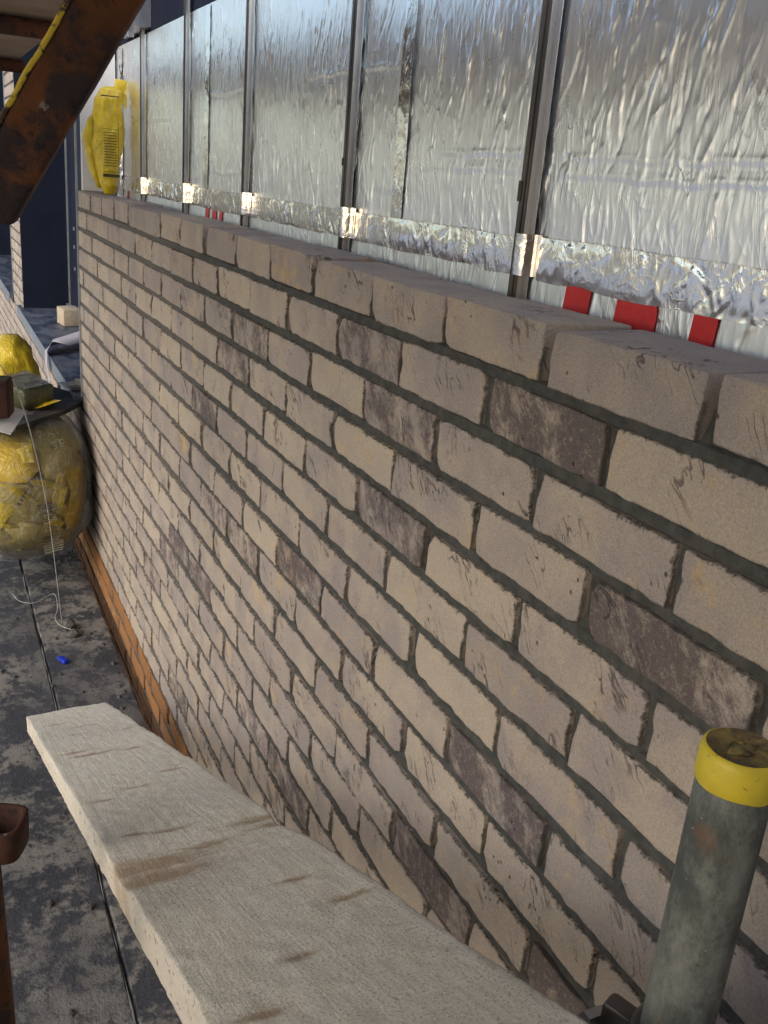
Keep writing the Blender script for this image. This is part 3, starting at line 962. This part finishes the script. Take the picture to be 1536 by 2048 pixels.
cp = obj('scaffold_coupler', None, loc=(TX, TY, -.470), label='dark steel coupler clamped round the upright tube at the bottom edge', cat='coupler')
V, F = tube([(0, 0, -.03), (0, 0, -.028), (0, 0, .0), (0, 0, .028), (0, 0, .030)], [.026, .0305, .031, .0305, .026], 28)
obj('clamp_band', mesh('clamp_band', V, F, M['dark_steel'], True), cp)
for a in (200, 30):
    ca, sa = math.cos(math.radians(a)), math.sin(math.radians(a))
    V, F = rbox(.030, .018, .046, 5, 4, 6, .005)
    o = obj('clamp_lug', mesh('clamp_lug', V, F, M['dark_steel'], True), cp, (.039 * ca, .039 * sa, 0), (0, 0, math.radians(a)))
V, F = tube([(-.052, -.012, 0), (-.052, -.034, 0)], .008, 6)
obj('clamp_nut', mesh('clamp_nut', V, F, M['galv']), cp)
cp2 = obj('transom_tube', None, label='scaffold transom tube under the near end of the plank', cat='scaffold tube')
V, F = tube([(.838, -.085, -.517), (.838, -1.5, -.517)], .0242, 20)
obj('tube_body', mesh('tube_body', V, F, M['tube'], True), cp2)

# sloping plank
A = Vector((-1.2756, -.3994, -1.409)); PITCH = math.atan2(.4165, .909)
PL, PWD, PT = 2.75, .225, .046
pn, pm = 420, 40
V, F = rbox(PL, PWD, PT, pn, pm, 6, .004)
V = V + np.array([PL / 2, PWD / 2, -PT / 2])
x, y, z = V[:, 0].copy(), V[:, 1].copy(), V[:, 2].copy()
topm = np.clip((z + PT) / PT, 0, 1)
knots = [(.30, .055, .012), (.42, .12, .013), (.80, .05, .016), (.86, .085, .022), (.89, .16, .012), (1.20, .175, .012), (1.28, .105, .012), (1.33, .04, .010), (1.585, .052, .011), (1.60, .090, .016), (1.715, .118, .018), (1.735, .020, .050), (1.79, .030, .042), (1.66, .20, .022), (1.70, .215, .02), (1.93, .16, .010), (2.02, .185, .012), (2.12, .10, .010), (2.2, .04, .012), (.55, .09, .010), (.60, .19, .010)]
kn = np.zeros(len(V))
for (a, b_, r) in knots:
    q = ((x - a - .06 * (y - b_)) / (r * .62)) ** 2 + ((y - b_) / (r * 1.8)) ** 2
    kn = np.maximum(kn, .8 * np.exp(-q) + .28 * np.exp(-q / 6))
dz = .0009 * fbm(x * 70, y * 90, 0, 3, 3) + .0013 * vn(x * 5, y * 9, 0, 7) - .0022 * kn
V[:, 2] = z + dz * topm
# damaged left arris: the wane past the big knot
w = np.clip((x - 1.80) / .07, 0, 1); w = w * w * (3 - 2 * w)
left = np.clip(1 - y / .02, 0, 1)
V[:, 1] = y + left * (.0015 * w * topm - .002 * np.exp(-((x - 1.74) / .05) ** 2) * topm) + (left > .5) * .0010 * fbm(x * 30, z * 60, 0, 3, 9)
right = np.clip((y - (PWD - .02)) / .02, 0, 1)
V[:, 1] -= right * (.002 * fbm(x * 12, z * 30, 0, 3, 12) + .012 * np.exp(-((x - 1.70) / .05) ** 2) * topm)
V[:, 0] += np.where(x < .03, .0025 * fbm(y * 25, z * 60, 0, 3, 15), 0)
me = mesh('plank', V, F, M['wood'], True)
at_ = me.attributes.new('knot', 'FLOAT', 'POINT'); at_.data.foreach_set('value', kn.astype(np.float32))
pk = obj('timber_plank', me, loc=A, rot=(.036, -PITCH, -.0105), label='pale rough sawn timber plank with knots sloping down beside the wall', cat='plank')
V, F = rbox(.10, .10, .198, 4, 4, 4, .003)
obj('timber_packer', mesh('timber_packer', V, F, M['ply'], True), loc=(-1.05, -.235, FZ + .1015), label='short timber packer under the low end of the plank', cat='timber block')

# steel bits along the left edge
fr = obj('scaffold_standard', None, label='rusty brown scaffold post cut off by the bottom left corner', cat='scaffold tube')
ax = Vector((.479, -.549, -.533)) - R2 * .0243
V, F = tube([ax + Vector((.03, .02, -1)) * t for t in (-.08, -.077, 0, .3, .7, 1.02)], [.020, .024, .0242, .0242, .0242, .0242], 24)
obj('post', mesh('post', V, F, M['rust_dark'], True), fr)

cupo = obj('steel_cup', None, label='open ended rust red steel socket at the left edge above the post', cat='scaffold socket')
cupo.matrix_world = frame_m((.205, -.545, -.670), (.0, .0, 1), R2)
b = MB()
n = 20
def ring(rx, ry, z, e=4.0):
    return [(rx * math.copysign(abs(math.cos(t)) ** (2 / e), math.cos(t)), ry * math.copysign(abs(math.sin(t)) ** (2 / e), math.sin(t)), z) for t in [2 * math.pi * k / n for k in range(n)]]
rings = [ring(.036, .030, -.022), ring(.037, .031, -.021), ring(.038, .032, .0), ring(.038, .032, .020), ring(.0372, .031, .021), ring(.033, .027, .021), ring(.032, .026, .019), ring(.031, .025, -.018)]
VV = [p for r_ in rings for p in r_]
FF = [(i * n + k, i * n + (k + 1) % n, (i + 1) * n + (k + 1) % n, (i + 1) * n + k) for i in range(len(rings) - 1) for k in range(n)]
FF.append(tuple(range(n))[::-1]); FF.append(tuple(range((len(rings) - 1) * n, len(rings) * n)))
obj('socket', mesh('socket', VV, FF, M['oxide'], True), cupo)
V, F = rbox(.15, .02, .016, 3, 3, 3, .002)
obj('arm', mesh('arm', V + np.array([-.11, 0, -.004]), F, M['rust_dark'], True), cupo)

rb = obj('steel_box_end', None, label='dark red steel box section end at left edge above the clear sack', cat='scaffold part')
rb.matrix_world = frame_m((-.605, -.477, -.317), (.02, 0, 1), R2 + fw * .15)
V, F = rbox(.070, .05, .070, 6, 5, 6, .004)
obj('box_section', mesh('box_section', V, F, M['oxide'], True), rb)
V, F = rbox(.062, .044, .004, 3, 3, 2, .001)
obj('open_end', mesh('open_end', V + np.array([0, 0, .034]), F, M['ink'], True), rb)
V, F = rbox(.20, .03, .05, 3, 3, 3, .002)
obj('arm', mesh('arm', V + np.array([-.135, 0, 0]), F, M['rust_dark'], True), rb)
for (qx, qy, lb) in ((-.71, -.695, 'rusty scaffold standard carrying the dark red steel end, outside the left edge'), (.125, -.705, 'rusty scaffold standard carrying the open steel socket, outside the left edge')):
    V, F = tube([(0, 0, -4.2), (0, 0, -1.5), (0, 0, -.5), (0, 0, .398)], .0242, 20)
    st_ = obj('scaffold_standard', None, loc=(qx, qy, 0), label=lb, cat='scaffold tube', group='rusty scaffold standards')
    obj('post', mesh('post', V, F, M['rust_dark'], True), st_)
pp = obj('paper_sheet', mesh('paper_sheet', *rbox(.10, .09, .002, 8, 8, 2, .0005), M['paper'], True), label='small white sheet just under the dark red steel end at left edge', cat='paper')
pp.matrix_world = frame_m((-.615, -.478, -.3555), (.35, .1, 1), R2)

# ================================================================== SACK, PACKETS, BAGS
def superell(a, b_, c, e1, e2, nu, nv):
    V = []; F = []
    sp = lambda t, e: math.copysign(abs(t) ** e, t)
    for i in range(nv + 1):
        ph = -math.pi / 2 + math.pi * i / nv
        for k in range(nu):
            th = 2 * math.pi * k / nu
            V.append((a * sp(math.cos(ph), e1) * sp(math.cos(th), e2), b_ * sp(math.cos(ph), e1) * sp(math.sin(th), e2), c * sp(math.sin(ph), e1)))
    for i in range(nv):
        for k in range(nu):
            F.append((i * nu + k, i * nu + (k + 1) % nu, (i + 1) * nu + (k + 1) % nu, (i + 1) * nu + k))
    return np.array(V), F
SC = Vector((-2.76, -.262, -1.165))
V, F = superell(.37, .275, .30, .82, .75, 72, 48)
x, y, z = V.T
V = V * (1 + (.028 * fbm(x * 7, y * 7, z * 7, 3, 4) + .018 * ridged(vn(x * 9 + z * 4, y * 9, z * 4, 6)) ** 4)[:, None])
sack = obj('clear_sack', mesh('clear_sack', V, F, M['clear'], True), loc=SC, label='big clear polythene sack stuffed with yellow packets standing against the wall', cat='sack')
random.seed(4)
def inside_sack(P, lim):
    P = np.asarray(P, float); d = P - np.array(SC)
    q = np.abs(d) / np.array([.37, .275, .30])
    f = ((q[:, 0] ** (2 / .75) + q[:, 1] ** (2 / .75)) ** (.75 / .82) + q[:, 2] ** (2 / .82)) ** (.82 / 2)
    k = np.where(f > lim, lim / np.maximum(f, 1e-6), 1.0)
    return np.array(SC) + d * k[:, None]
def press(V, loc, rot, lim):
    from mathutils import Euler
    M4 = Matrix.Translation(loc) @ Euler(rot).to_matrix().to_4x4()
    A4 = np.array(M4); W_ = V @ A4[:3, :3].T + A4[:3, 3]
    W_ = inside_sack(W_, lim)
    return (W_ - A4[:3, 3]) @ A4[:3, :3]
def packet(loc, rot, size, mat, seed, lab, prints=0):
    V, F = rbox(size[0], size[1], size[2], 10, 8, 8, .018)
    x, y, z = V.T
    V = V + (.008 * fbm(x * 14 + seed, y * 14, z * 14, 3, seed))[:, None] * np.sign(V) * .8
    V = press(V, loc, rot, random.uniform(.86, .965))
    o = obj('yellow_packet', mesh('yellow_packet', V, F, M[mat], True), loc=loc, rot=rot, label=lab, cat='packet', group='yellow packets in the clear sack')
    # twisted film ear
    h = size[2] / 2
    ev = [(-.05, 0, 0), (.05, 0, 0), (.075, .012, .075), (.015, -.014, .10), (-.06, .01, .07), (0, .022, .03)]
    V2 = press(np.array(ev) * 1.5 + np.array([size[0] * .30, -size[1] / 2 * .4, -h * .2]), loc, rot, .975)
    if seed != 11: obj('film_flap', mesh('film_flap', V2, [(0, 1, 5), (1, 2, 5), (2, 3, 5), (3, 4, 5), (4, 0, 5)], M['yellow']), o)
    return o
def print_block(parent, c, w, hgt, u, v_, lines, mat='ink'):
    b = MB()
    for i in range(lines):
        t = (i + .5) / lines - .5
        ww = w * random.uniform(.8, 1)
        p = Vector(c) + v_ * (t * hgt)
        q = [p - u * w / 2, p - u * w / 2 + u * ww, p - u * w / 2 + u * ww + v_ * hgt / lines * .55, p - u * w / 2 + v_ * hgt / lines * .55]
        b.add(q, [(0, 1, 2, 3)])
    return obj('printed_lines', b.mesh('printed_lines', M[mat]), parent)
pos = [((-2.60, -.14, -1.00), (.1, .25, .5), (.24, .20, .12), 'olive', 'packet marked CE at the top of the sack near the wall'),
       ((-2.57, -.34, -1.03), (.3, -.2, .9), (.22, .18, .13), 'amber', 'packet near the top left of the sack'),
       ((-2.52, -.10, -1.16), (-.2, .4, .2), (.20, .16, .14), 'amber', 'bright folded packet on the wall side of the sack'),
       ((-2.52, -.27, -1.19), (.2, .1, 1.1), (.23, .17, .15), 'olive', 'packet with printed lines in the middle of the sack'),
       ((-2.52, -.42, -1.18), (.1, .5, 1.3), (.20, .18, .15), 'yellow', 'bright packet at the left edge of the sack'),
       ((-2.52, -.12, -1.33), (.4, -.1, .3), (.20, .16, .14), 'amber', 'packet low in the sack close to the wall'),
       ((-2.53, -.27, -1.36), (-.2, .2, .8), (.23, .18, .13), 'olive', 'lower packet with a second block of printed lines'),
       ((-2.56, -.42, -1.37), (.2, .3, 1.2), (.20, .18, .14), 'olive', 'packet at the bottom left of the sack'),
       ((-2.78, -.16, -1.06), (.2, .5, .1), (.26, .2, .2), 'olive', 'packet behind the one marked CE'),
       ((-2.78, -.36, -1.10), (.3, .1, .2), (.26, .2, .24), 'amber', 'packet at the back of the sack, upper left'),
       ((-2.80, -.25, -1.32), (.0, .1, .3), (.30, .34, .26), 'olive', 'big packet hidden deep in the sack')]
pks = []
for i, (l, r, s_, mt, lb) in enumerate(pos):
    pks.append(packet((l[0], l[1], l[2] + (.035 if l[2] < -1.3 else .02)), r, tuple(q * 1.16 for q in s_), mt, 11 + i * 3, 'yellow film ' + lb))
def world_print(parent, c, w, hgt, tilt, lines):
    u = (R2 * math.cos(tilt) + U2 * math.sin(tilt)); v_ = (-R2 * math.sin(tilt) + U2 * math.cos(tilt))
    im = parent.matrix_basis.inverted()
    o = print_block(parent, im @ Vector(c), w, hgt, im.to_3x3() @ u, im.to_3x3() @ v_, lines)
    return o
world_print(pks[3], (-2.405, -.20, -1.20), .075, .075, .25, 9)
world_print(pks[6], (-2.412, -.185, -1.335), .085, .07, .25, 8)
world_print(pks[3], (-2.40, -.285, -1.125), .02, .10, -.55, 6)
# CE mark
cu = bpy.data.curves.new('ce_mark', 'FONT'); cu.body = 'CE'; cu.size = .045; cu.extrude = .0004; cu.align_x = 'CENTER'; cu.space_character = 1.25
tmp = bpy.data.objects.new('ce_mark', cu); COL.objects.link(tmp)
dg = bpy.context.evaluated_depsgraph_get()
tme = bpy.data.meshes.new_from_object(tmp.evaluated_get(dg)); bpy.data.objects.remove(tmp)
tme.materials.clear(); tme.materials.append(M['ink'])
o = obj('ce_mark', tme, pks[0])
u = (R2 * math.cos(.28) + U2 * math.sin(.28)).normalized(); nn = -fw; v_ = nn.cross(u).normalized(); nn = u.cross(v_)
mm = Matrix((u, v_, nn)).transposed().to_4x4(); mm.translation = Vector((-2.462, -.150, -.958))
o.matrix_local = pks[0].matrix_basis.inverted() @ mm

# dark board lying on the sack, yellow bag and green wrapped block on it
poly = [(-2.86, .0), (-3.05, -.03), (-3.26, -.14), (-3.5, -.42), (-2.55, -.60), (-2.47, -.30), (-2.70, -.095)]
bz = -.885
VV = [(px, py, bz) for px, py in poly] + [(px, py, bz + .018) for px, py in poly]
n = len(poly)
FF = [tuple(range(n))[::-1] if False else tuple(range(n)), tuple(range(n, 2 * n))[::-1]] + [(i, (i + 1) % n, n + (i + 1) % n, n + i) for i in range(n)]
me = mesh('dark_board', VV, FF, M['dark_board'])
obj('dark_board', me, label='dark dirty broken sheet of plywood lying on top of the clear sack', cat='board')

def bag(name, lab, loc, prof, nu, seed, mat, amp, rot=(0, 0, 0), cat='bag'):
    """lathe-like crumpled bag: prof = (z, rx, ry, cx, cy)"""
    V = []; F = []
    m_ = len(prof)
    for (z, rx, ry, cx, cy) in prof:
        for k in range(nu):
            t = 2 * math.pi * k / nu
            V.append((cx + rx * math.cos(t), cy + ry * math.sin(t), z))
    V = np.array(V)
    d = 1 + amp * (fbm(V[:, 0] * 22, V[:, 1] * 22, V[:, 2] * 9, 3, seed) + 1.1 * ridged(vn(V[:, 0] * 26 + V[:, 2] * 8, V[:, 1] * 26, V[:, 2] * 7, seed + 2)) ** 5)
    C0 = np.repeat(np.array([(p[3], p[4]) for p in prof]), nu, axis=0)
    V[:, :2] = C0 + (V[:, :2] - C0) * d[:, None]
    for i in range(m_ - 1):
        for k in range(nu):
            F.append((i * nu + k, i * nu + (k + 1) % nu, (i + 1) * nu + (k + 1) % nu, (i + 1) * nu + k))
    F.append(tuple(range(nu))[::-1]); F.append(tuple(range((m_ - 1) * nu, m_ * nu)))
    return obj(name, mesh(name, V, F, M[mat], True), loc=loc, rot=rot, label=lab, cat=cat)
def interp_prof(pts, n):
    a = np.array(pts, float); zs_ = np.linspace(a[0, 0], a[-1, 0], n)
    return [tuple([zz] + [float(np.interp(zz, a[:, 0], a[:, j])) for j in range(1, 5)]) for zz in zs_]
# small bag on the wall top: y runs across the picture, x is depth
pr_ = interp_prof([(0, .012, .018, 0, .0), (.03, .028, .030, 0, 0), (.10, .036, .046, 0, -.006), (.18, .042, .060, 0, -.010), (.26, .042, .056, 0, -.006), (.33, .040, .050, 0, -.002), (.365, .026, .040, 0, .006), (.375, .01, .022, 0, .010)], 70)
sb = bag('yellow_bag', 'tall narrow yellow plastic bag with small print on the far end of the wall', (-2.60, .082, -.008), [(q[0], q[1] * .88, q[2] * .88, q[3], q[4]) for q in pr_], 64, 21, 'yellow', .19)
pr_ = interp_prof([(.02, .010, .010, 0, 0), (.10, .022, .020, .0, -.022), (.20, .026, .026, 0, -.034), (.26, .02, .016, 0, -.026), (.275, .006, .006, 0, -.022)], 18)
V = []
fl = bag('side_fold', None, (-.035, -.030, 0), pr_, 18, 33, 'yellow', .10, cat=None); fl.parent = sb
ev = np.array([(0, .02, .36), (0, .055, .35), (.01, .066, .30), (0, .070, .40), (-.01, .028, .405), (0, .04, .335)])
obj('tied_corner', mesh('tied_corner', ev, [(0, 5, 1), (1, 2, 3), (0, 1, 3, 4), (5, 2, 1)], M['yellow']), sb)
b = MB()
random.seed(5)
sgn = Vector((1, -.35, 0)).normalized()
for i in range(13):
    z = .215 - i * .0095
    w0 = random.uniform(.85, 1)
    b.add([(.0475, -.026, z), (.0475, -.026 + .050 * w0, z), (.0475, -.026 + .050 * w0, z + .0026), (.0475, -.026, z + .0026)], [(0, 1, 2, 3)])
for (y0, y1, z0, z1) in ((-.029, .028, .228, .2295), (-.029, .028, .080, .0815), (.0265, .028, .0815, .228), (-.03, .03, .062, .073), (-.035, .03, .338, .342)):
    b.add([(.048, y0, z0), (.048, y1, z0), (.048, y1, z1), (.048, y0, z1)], [(0, 1, 2, 3)])
obj('printed_lines', b.mesh('printed_lines', M['ink']), sb, kind='stuff')

pr_ = interp_prof([(0, .12, .10, 0, 0), (.05, .15, .115, 0, 0), (.12, .14, .105, 0, 0), (.19, .10, .080, 0, .0), (.235, .05, .045, 0, 0), (.25, .02, .03, 0, 0)], 26)
bag('yellow_bag', 'bright yellow plastic bag bundled up on the dark board at the left edge', (-3.02, -.265, -.862), pr_, 44, 41, 'yellow', .15)
V, F = rbox(.20, .14, .10, 10, 8, 6, .015)
V = V + (.008 * fbm(V[:, 0] * 20, V[:, 1] * 20, V[:, 2] * 20, 3, 5))[:, None] * np.sign(V)
gb = obj('wrapped_block', mesh('wrapped_block', V, F, M['greenfilm'], True), loc=(-2.80, -.235, -.812), rot=(.15, .1, .5), label='dark green film wrapped block leaning against the bright yellow bag', cat='wrapped block')
obj('torn_film', mesh('torn_film', [(-.1, -.07, .055), (.1, -.06, .06), (.11, .07, .058), (0, .05, .07), (-.09, .07, .056)], [(0, 1, 3), (1, 2, 3), (3, 4, 0)], M['clear']), gb)
ev = [(-.0, -.06, .0), (.10, -.01, .012), (.12, .085, .05), (.02, .05, .03)]
obj('yellow_scrap', mesh('yellow_scrap', ev, [(0, 1, 2, 3)], M['amber']), loc=(-2.79, -.19, -.866), label='loose scrap of orange yellow film on the dark board', cat='film scrap')

# ================================================================== THINGS ON THE SILL
V, F = rbox(.16, .112, .10, 8, 6, 6, .006)
V = V + (.002 * fbm(V[:, 0] * 40, V[:, 1] * 40, V[:, 2] * 40, 3, 6))[:, None]
obj('loose_brick', mesh('loose_brick', V, F, M['block'], True), loc=(-4.76, .205, SILL_Z + .052), rot=(0, 0, .12), label='single buff loose brick lying on the dusty window sill', cat='brick')
# curling strip: hangs down the wall face, bends over the sill edge and curls across it
cl = [(-3.60, -.040, -1.06), (-3.66, -.046, -.96), (-3.74, -.050, -.875), (-3.80, -.042, -.826), (-3.86, -.010, -.805), (-3.93, .05, -.806), (-4.02, .13, -.800), (-4.12, .22, -.790), (-4.16, .26, -.80)]
V = []; F = []
wd = [(.030, 0, .004)] * 4 + [(.045, .0, .02)] + [(.06, .02, .0)] * 4
cl = np.array(cl)
t = np.linspace(0, len(cl) - 1, 40)
P = np.stack([np.interp(t, range(len(cl)), cl[:, j]) for j in range(3)], 1)
Wd = np.stack([np.interp(t, range(len(cl)), np.array(wd)[:, j]) for j in range(3)], 1)
for p, w_ in zip(P, Wd):
    V += [tuple(p - w_ * 1.5), tuple(p + w_ * 1.5)]
F = [(2 * i, 2 * i + 1, 2 * i + 3, 2 * i + 2) for i in range(len(P) - 1)]
st = obj('plastic_strip', mesh('plastic_strip', V, F, M['lilac'], True), label='pale plastic strip curling over the edge of the window sill', cat='strip')
md = st.modifiers.new('thick', 'SOLIDIFY'); md.thickness = .002
cu_ = [(-4.30, .02, -.842), (-4.2, .12, -.838), (-4.22, .20, -.80), (-4.3, .22, -.795)]
br_ = obj('hand_brush', None, loc=(-3.02, .01, SILL_Z + .004), rot=(0, 0, .25), label='hand brush with pale bristles lying on the sill beside the wall end', cat='brush')
V, F = rbox(.13, .045, .028, 6, 4, 4, .008)
obj('brush_handle', mesh('brush_handle', V + np.array([.03, .015, .018]), F, M['block'], True), br_)
b = MB()
random.seed(8)
for i in range(60):
    x0 = random.uniform(-.03, .08); dx = random.uniform(-.03, .01); z = random.uniform(.004, .034)
    y0 = -.006; y1 = -.065 - random.uniform(0, .012)
    b.add([(x0, y0, z), (x0 + .0045, y0, z), (x0 + dx - .02 + .0035, y1, z * .7 + .001), (x0 + dx - .02, y1, z * .7 + .001)], [(0, 1, 2, 3)])
obj('bristle', b.mesh('bristle', M['bristle']), br_, kind='stuff')
V, F = tube([(-3.02, .105, SILL_Z + .002), (-3.02, .105, SILL_Z + .05)], .03, 16)
obj('black_pot', mesh('black_pot', V, F, M['ink'], True), label='small black pot standing behind the hand brush on the sill', cat='pot')

# ================================================================== FLOOR LITTER
def crumb(r, seed):
    V, F = superell(r, r * .8, r * .6, 1, 1, 9, 6)
    V = V * (1 + .35 * fbm(V[:, 0] / r * 1.3 + seed, V[:, 1] / r * 1.3, V[:, 2] / r * 1.3, 2, seed))[:, None]
    return V, F
lump = obj('mortar_lump', mesh('mortar_lump', *crumb(.035, 3), M['crumb']), loc=(-2.10, -.175, FZ + .016), label='grey mortar lump on the boards where the string ends', cat='mortar lump', group='mortar lumps on the boards')
lump2 = obj('mortar_lump', mesh('mortar_lump', *crumb(.024, 8), M['crumb']), loc=(-2.04, -.165, FZ + .010), label='smaller grey mortar lump beside the string lump', cat='mortar lump', group='mortar lumps on the boards')
b = MB()
random.seed(2)
for i in range(420):
    r = random.choice((.002, .003, .004, .005, .009)) * random.uniform(.7, 1.3)
    x = random.uniform(-3.6, .3); y = -.05 - abs(random.gauss(0, .35)) if random.random() < .8 else -.05 - abs(random.gauss(0, .05))
    V, F = superell(r, r * .8, r * .55, 1, 1, 5, 3)
    V = V * (1 + .3 * fbm(V[:, 0] / r + i, V[:, 1] / r, V[:, 2] / r, 1, i))[:, None]
    b.add(V + np.array([x, y, FZ + r * .3]), F)
obj('mortar_crumbs', b.mesh('mortar_crumbs', M['crumb']), kind='stuff', label='small mortar crumbs scattered over the scaffold boards', cat='mortar crumbs')
V, F = rbox(.050, .022, .012, 4, 3, 3, .002)
V[:, 2] *= np.where(V[:, 0] > 0, 1.3, .6)
obj('blue_wedge', mesh('blue_wedge', V, F, M['blue'], True), loc=(-1.85, -.228, FZ + .009), rot=(0, 0, .4), label='bright blue plastic wedge lying on the boards', cat='wedge')
def string(name, pts, r, lab, mat='string'):
    pts = np.array(pts); tt = np.linspace(0, len(pts) - 1, 12 * len(pts))
    def cr(j):
        p = np.concatenate([[2 * pts[0, j] - pts[1, j]], pts[:, j], [2 * pts[-1, j] - pts[-2, j]]])
        o_ = []
        for q in tt:
            i = min(int(q), len(pts) - 2); f = q - i
            a, b0, c, d = p[i:i + 4]
            o_.append(.5 * (2 * b0 + (c - a) * f + (2 * a - 5 * b0 + 4 * c - d) * f * f + (3 * b0 - a - 3 * c + d) * f ** 3))
        return o_
    V, F = tube(list(zip(cr(0), cr(1), cr(2))), r, 6)
    return obj(name, mesh(name, V, F, M[mat], True), label=lab, cat='string')
string('mason_line', [(-.57, -.461, -.25), (-.62, -.447, -.281), (-.655, -.428, -.316), (-1.149, -.355, -.581), (-1.554, -.285, -.934), (-2.093, -.199, -1.545)], .0011, 'white mason line running down past the sack to the floor lump')
string('loose_string', [(-2.46, -.344, FZ + .005), (-2.381, -.323, FZ + .006), (-2.353, -.27, FZ + .006), (-2.405, -.194, FZ + .012), (-2.253, -.197, FZ + .02), (-2.19, -.214, FZ + .008), (-2.10, -.207, FZ + .02), (-2.05, -.17, FZ + .02)], .0008, 'loose curl of thin string lying on the boards below the sack')
